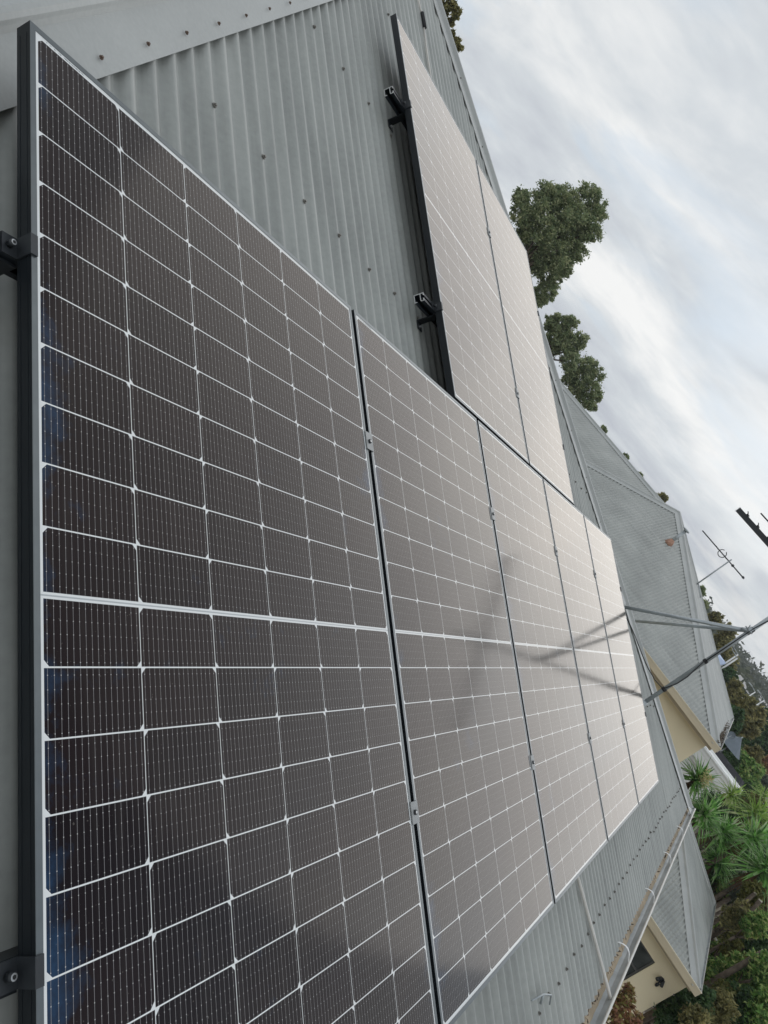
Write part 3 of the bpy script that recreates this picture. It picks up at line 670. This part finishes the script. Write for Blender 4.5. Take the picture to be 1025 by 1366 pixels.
for lo, hi in (((WX+0.03, wy0, wz0), (WX+0.058, wy0+0.035, wz1)), ((WX+0.03, wy1-0.035, wz0), (WX+0.058, wy1, wz1)), ((WX+0.03, wy0+0.035, wz1-0.035), (WX+0.058, wy1-0.035, wz1)), ((WX+0.03, wy0+0.035, wz0), (WX+0.058, wy1-0.035, wz0+0.035)),
               ((WX+0.03, (wy0+wy1)/2-.02, wz0+0.035), (WX+0.058, (wy0+wy1)/2+.02, wz1-0.035)), ((WX+0.03, wy0+.035, wz1-.42), (WX+0.058, (wy0+wy1)/2-.02, wz1-.385))): b.box(lo, hi)
b.build('window_frame', simple('dark_window_frame', (0.10, 0.10, 0.095), 0.5), wg)
# twin flood light
lx_, ly_, lz_ = WX, -4.93, -4.60
fd = thing('flood_light', 'grey twin flood light with sensor on the cream wall near the window', 'light', (lx_, ly_, lz_))
b = MB(); b.tube([(lx_-0.0, ly_, lz_), (lx_-0.035, ly_, lz_)], 0.055, 14); under(b.build('base', M_CLAMP, fd), fd)
for dy, dz in ((0.05, 0.03), (-0.035, 0.03)):
    b = MB(); c = Vector((lx_-0.06, ly_+dy, lz_+dz)); d = Vector((-0.7, dy*4, -0.55)).normalized()
    b.tube([(lx_-0.02, ly_, lz_), c], 0.013, 6); b.tube([c-d*0.02, c+d*0.05, c+d*0.10], [0.016, 0.029, 0.034], 14); under(b.build('lamp_head', M_CLAMP, fd), fd)
b = MB(); c = Vector((lx_-0.05, ly_-0.02, lz_-0.10)); b.tube([(lx_-0.02, ly_, lz_-0.03), c], 0.012, 6); b.tube([c+Vector((0, 0, .04)), c, c-Vector((0, 0, .045))], [0.02, 0.032, 0.02], 12); under(b.build('sensor', M_CLAMP, fd), fd)
gutter_x(low, CX0-0.05, CX0+2*CH+0.04, CY0-0.05, CZ+0.002).matrix_parent_inverse = Matrix.Translation(-low.location)

# ------------------------------------------------------------------ ground
def ground_mat():
    t = NT('garden_ground'); v = t.pos()
    a = t.noise(0.13, 4, v); b_ = t.noise(3.0, 4, v)
    f = t.m_('ADD', t.m_('MULTIPLY', a, 0.6), t.m_('MULTIPLY', b_, 0.4))
    t.l(t.ramp(f, [(0.3, (0.05, 0.055, 0.03)), (0.5, (0.09, 0.085, 0.05)), (0.6, (0.16, 0.13, 0.09)), (0.75, (0.10, 0.11, 0.05))]), t.b.inputs['Base Color']); t.b.inputs['Roughness'].default_value = 0.95
    return t.m
b = MB(); b.quad((-1500, -1500, -6.5), (1500, -1500, -6.5), (1500, 1500, -6.5), (-1500, 1500, -6.5)); b.build('ground', ground_mat(), kind='structure')
M_PATH = simple('concrete_path', (0.42, 0.37, 0.32), 0.9, 0, 0.1, 3)
b = MB(); b.quad((14.9, -7.0, -6.495), (19.5, -7.0, -6.495), (19.5, -5.24, -6.495), (14.9, -5.24, -6.495)); b.build('path', M_PATH, kind='structure')
M_ROAD = simple('asphalt', (0.34, 0.32, 0.31), 0.9, 0, 0.12, 0.8)
b = MB(); b.quad((62, -14.5, -6.49), (140, -19, -6.49), (140, -13, -6.49), (62, -9.8, -6.49)); b.build('road', M_ROAD, kind='structure')

# ------------------------------------------------------------------ vegetation
def leaves(b, c, r, n, size, shell=0.55, squash=0.9):
    """loose leaf cluster: gaussian cloud, a few twigs' worth sticking out"""
    for _ in range(n):
        k = r*(0.44 if random.random() < 0.92 else 0.58)
        p = c + Vector((random.gauss(0, k), random.gauss(0, k), random.gauss(0, k*squash)))
        a = Vector((random.gauss(0, 1), random.gauss(0, 1), random.gauss(0, .7))).normalized()*size*random.uniform(.6, 1.25)
        nn = a.cross(Vector((random.gauss(0, 1), random.gauss(0, 1), random.gauss(0, 1)))).normalized()*size*random.uniform(.28, .5)
        b.quad(p-a, p-nn*0.9+a*0.1, p+a, p+nn)
def tree(name, label, cat, blobs, dist, mat, size=0.11, dens=1.0, group=None, ground=-6.5, trunk=True, depth=0.5, seed=1, trunk_r=0.16):
    random.seed(seed)
    cs = []
    for (px, py, rp) in blobs:
        r = rp*dist/FPX; d = dist + random.uniform(-depth, depth)*r*1.6; cs.append((P(px, py, d), r))
    cx = sum(c.x*r for c, r in cs)/sum(r for c, r in cs); cy = sum(c.y*r for c, r in cs)/sum(r for c, r in cs)
    zlow = min(c.z - r for c, r in cs)
    t = thing(name, label, cat, (cx, cy, ground), group)
    b = MB()
    for c, r in cs:
        core = int(260*dens*(r/size/9)**1.5)+30; leaves(b, c, r*0.75, core, size)
        sub = max(6, int(20*dens))
        for _ in range(sub):
            d = Vector((random.gauss(0, 1), random.gauss(0, 1), random.gauss(0, 1))).normalized()
            leaves(b, c + d*r*random.uniform(.55, .98), r*random.uniform(.18, .38), int(85*dens*(r/size/9)**1.35)+12, size)
    under(b.build('crown', mat, t), t)
    if trunk:
        b = MB(); base = Vector((cx, cy, ground)); fork = Vector((cx, cy, max(ground+0.3, zlow - 0.2)))
        b.tube([base, (base+fork)/2 + Vector((.1*trunk_r, 0, 0)), fork], [trunk_r, trunk_r*.8, trunk_r*.7], 8)
        for c, r in cs[:9]:
            mid = (fork + c)/2 + Vector((random.uniform(-.2, .2), random.uniform(-.2, .2), -0.1*r)); b.tube([fork, mid, c], [trunk_r*.5, trunk_r*.3, trunk_r*.12], 6)
        under(b.build('trunk', M_BARK, t), t)
    return t
SKY = 'trees showing above the roofs'
tree('gum_tree', 'largest dark gum tree rising behind the hip capping of the near roof', 'tree',
     [(704, 283, 22), (728, 268, 20), (752, 262, 15), (782, 262, 16), (795, 282, 14), (760, 288, 24), (725, 300, 28), (755, 318, 26), (785, 308, 16), (735, 335, 28), (765, 338, 16), (735, 362, 22), (728, 386, 16), (752, 365, 10), (722, 402, 8), (700, 320, 18), (696, 262, 10), (742, 285, 24), (718, 345, 18), (775, 300, 18)], 38, L_GUM, 0.085, 1.2, SKY, seed=3, trunk_r=0.25)
tree('gum_tree', 'middle gum tree with open airy crown just past the big one', 'tree', [(738, 432, 13), (750, 438, 15), (760, 430, 11), (774, 452, 11), (750, 462, 17), (764, 466, 12), (758, 482, 14), (745, 450, 15), (740, 425, 9)], 44, L_GUM, 0.09, 1.1, SKY, seed=5)
tree('gum_tree', 'rounder gum tree above the end of the far ridge', 'tree', [(784, 488, 15), (793, 502, 13), (772, 505, 16), (788, 520, 14), (780, 536, 12), (765, 495, 13), (797, 530, 6), (790, 543, 7), (770, 520, 14), (762, 508, 12)], 46, L_GUM, 0.09, 1.1, SKY, seed=6)
tree('gum_tree', 'sparse tree branch at the top edge behind the hip capping', 'tree', [(600, 3, 9), (607, 17, 7), (601, 30, 5), (609, 56, 5), (613, 64, 4), (604, 45, 4), (590, 12, 9)], 30, L_OLIVE, 0.085, 0.7, SKY, seed=7)
for i, (px, py, r, lab) in enumerate(((851, 636, 7, 'small round treetop over the far ridge, higher of two'), (880, 668, 10, 'larger round treetop over the far ridge beside the roof apex'),
        (834, 608, 4, 'tiny treetop over the far ridge nearest to the gum trees'), (805, 572, 4, 'tiny leafy tip low on the far ridge below the round gum tree'),
        (934, 788, 7, 'low treetop beside the foot of the thin far antenna'), (939, 806, 5, 'lowest treetop between the far antenna and the brown tree'))):
    tree('bush_tree', lab, 'tree', [(px, py, r), (px-3, py+4, r*0.8), (px+2, py+3, r*.6)], 55, L_GUM if i != 1 else L_OLIVE, 0.14, 0.9, SKY, seed=20+i)
MIDT = 'trees beyond the far wing'
for i, (px, py, r, d, m, lab) in enumerate((
    (953, 828, 9, 60, L_OLIVE, 'brownish tree just right of the strut top'),
    (968, 846, 11, 62, L_OLIVE, 'brownish tree behind the upper strut'),
    (962, 866, 11, 58, L_OLIVE, 'olive tree left of the blue roof'),
    (972, 884, 12, 66, L_OLIVE, 'olive tree above the blue roof'),
    (966, 905, 14, 60, L_DARK, 'dark tree below the blue roof'),
    (975, 925, 15, 55, L_OLIVE, 'olive tree right of the far roof edge'),
    (985, 945, 16, 50, L_OLIVE, 'broad olive tree past the far roof corner'),
    (1000, 960, 17, 52, L_OLIVE, 'broad olive tree at the right among dark ones'),
    (975, 958, 13, 48, L_DARK, 'dark tree touching the far roof corner'),
    (1018, 965, 18, 75, L_DARK, 'dark tree at the right edge under the skyline'),
    (1015, 990, 18, 70, L_DARK, 'tall dark tree at the right edge in the middle'),
    (1000, 990, 13, 60, L_DARK, 'dark tree behind the grey umbrella'),
    (972, 1005, 15, 44, L_DARK, 'dark shrub tree beside the gutter end of the far roof'),
    (985, 1022, 16, 46, L_HEDGE, 'green tree behind the black tiles, upper'),
    (1002, 1010, 12, 50, L_OLIVE, 'olive bush behind the black tiles'),
    (1000, 1038, 15, 50, L_HEDGE, 'green tree behind the black tiles, lower'),
    (1016, 1022, 11, 62, L_RED, 'reddish bush at the right edge'),
    (1014, 1045, 10, 56, L_GREY, 'grey-green bush at the right edge above the road'),
    (990, 1058, 10, 44, L_DARK, 'dark bush over the end of the white roof beam'))):
    tree('leafy_tree', lab, 'tree', [(px, py, r), (px-r*.5, py+r*.6, r*.7), (px+r*.5, py-r*.5, r*.7), (px+r*.3, py+r*.7, r*.6)], d, m, 0.16, 0.8, MIDT, seed=40+i)
# far wood
random.seed(9); b = MB()
for i in range(420):
    x = random.uniform(95, 420); y = -9 + random.uniform(-0.16, 0.13)*x
    hgt = random.uniform(3.0, 6.3) if x < 250 else random.uniform(5, 8.5)
    c = Vector((x, y, -6.5 + hgt*0.55)); s = hgt*0.5
    leaves(b, c, s, 46, 0.5 + x*0.0022, 0.5, 0.95)
b.build('distant_trees', leaf_mat('distant_leaves', (0.055, 0.07, 0.045), (0.09, 0.105, 0.07), (0.15, 0.16, 0.11), 0.12), label='mass of distant suburban trees along the skyline', category='trees', kind='stuff')
# far roofs, poles
M_TILE = simple('pale_far_roof', (0.50, 0.48, 0.46), 0.8, 0, 0.1, 1)
def small_house(px, py, d, sx, sy, roofm, lab, hz=None, wallm=None, rot=0.2):
    c = P(px, py, d); z1 = c.z if hz is None else hz; t = thing('far_house', lab, 'house', (c.x, c.y, -6.5), 'houses among the far trees', (0, 0, rot))
    h = z1 + 6.5; b = MB(); b.box((-sx/2, -sy/2, 0), (sx/2, sy/2, h-1.2)); b.build('wall', wallm or M_CREAM, t)
    b = MB(); a = [(-sx/2-.4, -sy/2-.4, h-1.25), (sx/2+.4, -sy/2-.4, h-1.25), (sx/2+.4, sy/2+.4, h-1.25), (-sx/2-.4, sy/2+.4, h-1.25)]; r1, r2 = (0, -sy/5, h), (0, sy/5, h)
    b.tri(a[0], a[1], r1); b.tri(a[2], a[3], r2); b.quad(a[1], a[2], r2, r1); b.quad(a[3], a[0], r1, r2); b.quad(a[0], a[3], a[2], a[1]); b.build('roof', roofm, t)
    return t
M_BLUE = simple('pale_blue_roof', (0.33, 0.43, 0.62), 0.5, 0, 0.05, 3)
small_house(982, 893, 120, 7, 8, M_TILE, 'pale far house among the trees near the lamp poles')
small_house(1002, 928, 150, 9, 9, M_WHITE, 'whitish far house roof below the skyline')
small_house(1016, 930, 190, 10, 9, M_TILE, 'grey far house roof at the right edge below the skyline')
bl = thing('shed', 'shed with pale blue sloping roof showing past the far grey roof', 'shed', (0, 0, 0))
q = [P(954, 871, 40), P(957, 888, 40), P(969, 885, 41.5), P(960, 872, 41.5)]
bl.location = (q[0].x, q[0].y, -6.5)
b = MB(); dn = Vector((0, 0, -0.12)); b.quad(*q); b.quad(*[k + dn for k in q[::-1]])
for i in range(4): b.quad(q[i], q[(i+1) % 4], q[(i+1) % 4]+dn, q[i]+dn)
under(b.build('roof', M_BLUE, bl), bl)
b = MB()
for i in range(4):
    k1, k2 = q[i]+dn, q[(i+1) % 4]+dn; cc = sum(q, Vector())/4 + dn; k1 = cc + (k1-cc)*0.9; k2 = cc + (k2-cc)*0.9
    b.quad(k1, k2, Vector((k2.x, k2.y, -6.5)), Vector((k1.x, k1.y, -6.5)))
under(b.build('wall', M_CREAM, bl), bl)
for i, (px, py, d, top, lab) in enumerate(((985, 873, 62, 0, 'pale lamp pole just right of the blue roof, upper'), (984, 878, 60, 1, 'pale lamp pole just right of the blue roof, lower'), (1008, 923, 90, 2, 'pale pole standing among the far trees'), (1020, 934, 85, 3, 'pale pole nearest to the right edge'))):
    p = P(px, py, d); t = thing('street_lamp', lab, 'lamp post', (p.x, p.y, -6.5), 'pale poles among the far trees')
    b = MB(); b.tube([(0, 0, 0), (0, 0, p.z+6.5)], [0.11, 0.06], 8); b.build('pole', M_WHITE, t)
    b = MB(); b.tube([(0, 0, p.z+6.48), (0, 0.7, p.z+6.6)], 0.04, 6); b.box((-.12, .6, p.z+6.55), (.12, 1.1, p.z+6.66)); b.build('lamp_head', M_GALV, t)

# neighbour's carport: white fascia beam, black tiles behind
NX = 36.0
z0 = atx(984, 1060, NX).z
cpz = (atx(945, 1002, NX).z + z0)/2
y1_, y0_ = -2.0, atx(984, 1060, NX).y
cp = thing('carport', 'white-edged neighbour carport roof with black panels on top', 'carport', (NX+2, (y0_+y1_)/2, -6.5))
b = MB(); b.box((NX, y0_, cpz-0.20), (NX+0.12, y1_, cpz)); b.box((NX+0.05, y0_+0.01, cpz-0.27), (NX+0.12, y1_, cpz-0.20)); b.box((NX+0.01, y0_, cpz-0.55), (NX+0.12, y1_, cpz-0.27)); b.box((NX-0.05, y0_-0.04, cpz-0.02), (NX, y1_, cpz+0.03)); b.box((NX, y0_-0.04, cpz+0.004), (NX+0.62, y1_, cpz+0.085)); b.box((NX+0.62, y0_-0.04, cpz+0.004), (NX+0.72, y1_, cpz+0.16)); under(b.build('fascia', M_WHITE, cp), cp)
b = MB(); b.box((NX+0.16, y0_, cpz-0.72), (NX+0.24, y1_, cpz-0.57)); under(b.build('lower_beam', M_WHITE, cp), cp)
b = MB()
rz = lambda x: cpz - 0.02 + 0.10*(x - NX)
b.quad((NX+0.12, y0_, rz(NX+.12)), (NX+2.6, y0_, rz(NX+2.6)), (NX+2.6, y1_, rz(NX+2.6)), (NX+0.12, y1_, rz(NX+.12))); b.box((NX+.12, y0_, cpz-0.3), (NX+2.6, y0_+.06, cpz-0.06))
under(b.build('roof', simple('dark_roof', (0.05, 0.05, 0.055), 0.9, spec=0.1), cp), cp)
b = MB(); b.box((NX+0.3, y0_+0.35, -6.5), (NX+0.5, y1_, cpz-0.64)); under(b.build('wall', M_WHITE, cp), cp)
for k in range(4):
    ya = y0_ + 0.15 + k*0.95; b = MB(); b.quad((NX+.9, ya, rz(NX+.9)+.06), (NX+2.35, ya, rz(NX+2.35)+.06), (NX+2.35, ya+.86, rz(NX+2.35)+.06), (NX+.9, ya+.86, rz(NX+.9)+.06)); b.box((NX+.9, ya, rz(NX+.9)), (NX+2.35, ya+.86, rz(NX+.9)+.055))
    under(b.build('black_roof_panel', simple('black_panel', (0.018, 0.019, 0.023), 0.85, spec=0.1) if k == 0 else bpy.data.materials['black_panel'], cp), cp)
# grey umbrella and round dish
c = P(990, 984, 42); um_ = thing('patio_umbrella', 'closed-topped grey blue patio umbrella beyond the far gutter corner', 'umbrella', (c.x, c.y, -6.5))
M_GB = simple('grey_blue_canvas', (0.17, 0.20, 0.23), 0.8, 0, 0.08, 5)
b = MB()
for k in range(8):
    a0, a1 = math.pi*2*k/8, math.pi*2*(k+1)/8; b.tri((c.x, c.y, c.z), (c.x+.75*math.cos(a0), c.y+.75*math.sin(a0), c.z-.75), (c.x+.75*math.cos(a1), c.y+.75*math.sin(a1), c.z-.75))
under(b.build('canopy', M_GB, um_), um_); b = MB(); b.tube([(c.x, c.y, -6.5), (c.x, c.y, c.z+.05)], 0.03, 8); under(b.build('pole', M_GALV, um_), um_)
c = P(976, 981, 38); ds = thing('satellite_dish', 'round grey dish beside the far gutter corner', 'dish', (c.x, c.y, -6.5))
b = MB(); rings = []
n_ = (CAM - c).normalized(); a_ = n_.cross(Vector((0, 0, 1))).normalized(); b2 = n_.cross(a_)
for k in range(5):
    rr = 0.17*k/4 + .001; rings.append([c - n_*0.05*(1-(k/4)**2) + a_*rr*math.cos(2*math.pi*j/18) + b2*rr*math.sin(2*math.pi*j/18) for j in range(19)])
for k in range(4): b.strip(rings[k], rings[k+1], True)
under(b.build('dish', M_GB, ds), ds); b = MB(); b.tube([c - n_*.05, Vector((c.x, c.y, c.z-.3)), Vector((c.x, c.y, -6.5))], 0.025, 6); under(b.build('pole', M_GALV, ds), ds)

# yuccas
def blade(b, c, d, L, wdt, droop):
    side = d.cross(Vector((0, 0, 1)))
    if side.length < .1: side = Vector((1, 0, 0))
    side.normalize(); prev = None; n = 5
    for k in range(n+1):
        t_ = k/n; p = c + d*L*t_ + Vector((0, 0, -1))*droop*L*t_**2.2
        wd = wdt*(0.55 + 0.9*t_ if t_ < .4 else 0.91*(1-(t_-.4)/.6)**0.8 + .02)
        up = side.cross(d).normalized()*wd*0.35
        row = (p - side*wd + up, p, p + side*wd + up)
        if prev: b.strip(prev, row, False)
        prev = row
def yucca(px, py, d, rp, mat, lab, seed, n=150, hang=True, flower=False, name='yucca'):
    random.seed(seed); c = P(px, py, d); L = rp*d/FPX
    t = thing(name, lab, 'yucca', (c.x, c.y, -6.5), 'yuccas in the garden')
    b = MB()
    for k in range(n):
        ph = random.random()*2*math.pi; el = math.asin(random.uniform(-0.55 if hang else 0.0, 0.98))
        dd = Vector((math.cos(ph)*math.cos(el), math.sin(ph)*math.cos(el), math.sin(el)))
        blade(b, c + Vector((0, 0, random.uniform(-.12, .12))), dd, L*random.uniform(.75, 1.12), 0.036, random.uniform(.03, .22) if el > -.1 else random.uniform(.1, .3))
    under(b.build('leaf_rosette', mat, t), t)
    b = MB(); b.tube([(c.x, c.y, -6.5), (c.x+.05, c.y, (c.z-6.5)/2), c], [0.10, 0.07, 0.05], 10); under(b.build('trunk', M_BARK, t), t)
    if hang:
        b = MB()
        for k in range(30):
            ph = random.random()*2*math.pi; dd = Vector((math.cos(ph)*.4, math.sin(ph)*.4, -.9)).normalized(); blade(b, c + Vector((0, 0, -.12)), dd, L*random.uniform(.5, .9), 0.022, .1)
        under(b.build('dry_skirt', L_DRY, t), t)
    if flower:
        b = MB()
        for k in range(14): leaves(b, P(px+12+random.gauss(0, 4), py-2+random.gauss(0, 5), d-0.3), 0.10, 16, 0.05, .2)
        under(b.build('flower_cluster', L_FLOW, t), t)
    return t
yucca(929, 1040, 24, 34, L_YUC, 'yucca with a cream flower cluster beside the cream wall corner', 71, flower=True)
yucca(937, 1088, 22, 36, L_YUC, 'yucca nearest to the far end of the near gutter', 72)
yucca(962, 1110, 23, 34, L_YUC, 'dark green yucca in the middle of the clump', 73)
yucca(1003, 1119, 23.5, 40, L_YUC, 'large yucca on the right of the clump', 74, n=130)
yucca(1006, 1088, 26, 34, L_YUCL, 'bright yellow-green yucca at the right beyond the clump', 75)
yucca(1020, 1160, 22.5, 46, L_YUC, 'drooping yucca at the right edge below the clump', 76)
yucca(978, 1196, 22.6, 19, L_GREY, 'small pale grey-green yucca beside the low roof corner', 77, n=70, hang=False)
yucca(975, 1060, 28, 22, L_YUCL, 'light green yucca in front of the white carport edge', 78, n=90)
yucca(958, 1150, 24, 30, L_YUC, 'shaded yucca with dry skirt behind the low roof', 79)
yucca(956, 1237, 22.5, 10, L_YUCL, 'tiny bright yucca against the low gutter', 80, n=40, hang=False)
yucca(1016, 1062, 34, 20, L_YUCL, 'farthest light yucca beside the road', 81, n=70)
# bare pruned yucca stems
for i, (a, c_, d, r_, lab) in enumerate((((984, 1212), (1007, 1192), 21.5, .045, 'dark pruned stem with pale cut tip, topmost of three'), ((996, 1222), (1014, 1202), 21, .05, 'dark pruned stem with pale cut tip, middle of three'), ((983, 1291), (1018, 1270), 19.5, .055, 'dark pruned stem near the right edge, lowest of three'))):
    p, q = P(*a, d), P(*c_, d); t = thing('pruned_stem', lab, 'tree stem', (p.x, p.y, -6.5), 'pruned stems in the garden')
    b = MB(); b.tube([(p.x, p.y, -6.5), p, q], [r_*1.3, r_*1.1, r_], 8); under(b.build('stem', M_BARK, t), t)
    dd = (q-p).normalized(); b = MB(); b.tube([q, q+dd*.03], r_*.95, 8); under(b.build('cut_tip', M_BARKP, t), t)
# shrubs at the lower right
SHR = 'shrubs around the low wing'
for i, (px, py, r, d, m, lab) in enumerate((
    (1000, 1240, 22, 24, L_OLIVE, 'olive shrub behind the pruned stems'), (975, 1235, 16, 25, L_OLIVE, 'olive shrub beside the low roof edge'), (1018, 1215, 18, 25, L_OLIVE, 'olive shrub at the right edge under the drooping yucca'),
    (985, 1185, 16, 26, L_DARK, 'dark shrub under the yucca clump'), (1012, 1262, 18, 23, L_DARK, 'dark shrub at the right edge behind the lowest stem'),
    (955, 1275, 16, 21, L_HEDGE, 'green shrub touching the low gutter'), (945, 1305, 18, 20, L_HEDGE, 'green shrub below the low roof corner'), (975, 1300, 20, 20, L_HEDGE, 'bright green shrub below the pale frame'),
    (1000, 1318, 22, 20, L_HEDGE, 'green shrub in the lower right'), (1018, 1290, 16, 19.5, L_HEDGE, 'light shrub at the right edge above the corner'), (1015, 1350, 22, 19, L_HEDGE, 'green shrub filling the bottom right corner'),
    (985, 1345, 20, 19, L_DARK, 'dark green shrub left of the bottom right corner'), (955, 1345, 20, 18.5, L_OLIVE, 'olive-yellow shrub at the bottom edge'), (928, 1340, 20, 18, L_DARK, 'dark shrub beside the cream wall corner'),
    (900, 1352, 20, 17.5, L_DARK, 'dark shrub at the foot of the cream wall'), (925, 1362, 16, 17, L_OLIVE, 'low olive shrub at the bottom edge beside the dark ones'), (972, 1262, 12, 23, L_YEL, 'small yellow-green shrub around the pale frame'),
    (995, 1290, 12, 21, L_YEL, 'yellow-green shrub below the lowest stem'), (965, 1325, 12, 19, L_YEL, 'yellow-leaved shrub among the green ones'), (940, 1190, 16, 27, L_DARK, 'dark shrub hidden behind the low roof'),
    (945, 1075, 20, 30, L_DARK, 'dark shrub behind the flowering yucca'), (975, 1095, 22, 29, L_DARK, 'dark shrub behind the middle of the yucca clump'), (1010, 1120, 26, 30, L_DARK, 'dark shrub behind the right of the yucca clump'), (960, 1150, 24, 26, L_DARK, 'dark shrub under the middle yuccas'), (1005, 1175, 24, 27, L_DARK, 'dark shrub under the drooping yucca'), (985, 1215, 16, 26, L_OLIVE, 'olive shrub below the grey-green yucca'),
    (1000, 1080, 16, 33, L_YEL, 'yellow-green shrub behind the bright yucca'),
    (972, 1180, 12, 25.5, L_HEDGE, 'leafy green shrub just above the low roof corner'), (983, 1222, 15, 20.8, L_OLIVE, 'olive shrub in front of the yucca trunks'), (1008, 1232, 13, 20.4, L_HEDGE, 'green shrub under the pruned stems at the right'), (975, 1262, 10, 20.6, L_YEL, 'lime shrub around the lower pruned stem'), (1003, 1190, 12, 21.8, L_YEL, 'lime shrub behind the topmost pruned stem'))):
    tree('shrub', lab, 'shrub', [(px, py, r), (px-r*.6, py+r*.5, r*.7), (px+r*.5, py-r*.4, r*.75), (px+r*.4, py+r*.6, r*.6)], d, m, 0.055 if d < 22 else 0.07, 0.85, SHR, seed=90+i, depth=.3, trunk_r=0.05)
tree('red_shrub', 'red-tinged shrub rising between the near gutter and the cream wall', 'shrub', [(822, 1345, 16), (834, 1352, 16), (829, 1328, 11), (838, 1336, 8), (842, 1322, 4), (818, 1362, 16), (845, 1364, 12), (838, 1316, 3)], 13.2, L_RED, 0.042, 0.42, seed=130, depth=.3, trunk_r=.04)
# pale pipe frame beside the low roof
t = thing('pipe_frame', 'pale bent pipe frame standing beside the low roof gutter', 'frame', tuple(P(972, 1285, 22)*1.0)); t.location.z = -6.5
b = MB()
for a, c_ in (((950, 1245), (973, 1284)), ((957, 1258), (968, 1284))): b.tube([P(*a, 22.2), P(*c_, 22)], 0.035, 8)
b.tube([P(970, 1286, 22), P(977, 1285, 22), P(981, 1290, 22), P(980, 1296, 22)], 0.035, 8); b.tube([P(970, 1286, 22), Vector((P(970, 1286, 22).x, P(970, 1286, 22).y, -6.5))], 0.035, 8)
under(b.build('pipes', M_PVC, t), t)

# ------------------------------------------------------------------ air
th = bpy.data.materials.new('air'); th.use_nodes = True; th.node_tree.nodes.clear()
oo = th.node_tree.nodes.new('ShaderNodeOutputMaterial'); pv = th.node_tree.nodes.new('ShaderNodeVolumePrincipled')
pv.inputs['Color'].default_value = (0.90, 0.93, 0.96, 1); pv.inputs['Density'].default_value = 0.0006; pv.inputs['Anisotropy'].default_value = 0.0
th.node_tree.links.new(pv.outputs[0], oo.inputs['Volume'])
b = MB(); b.box((-60, -160, -7.5), (470, 160, 14)); b.build('haze', th, kind='stuff')
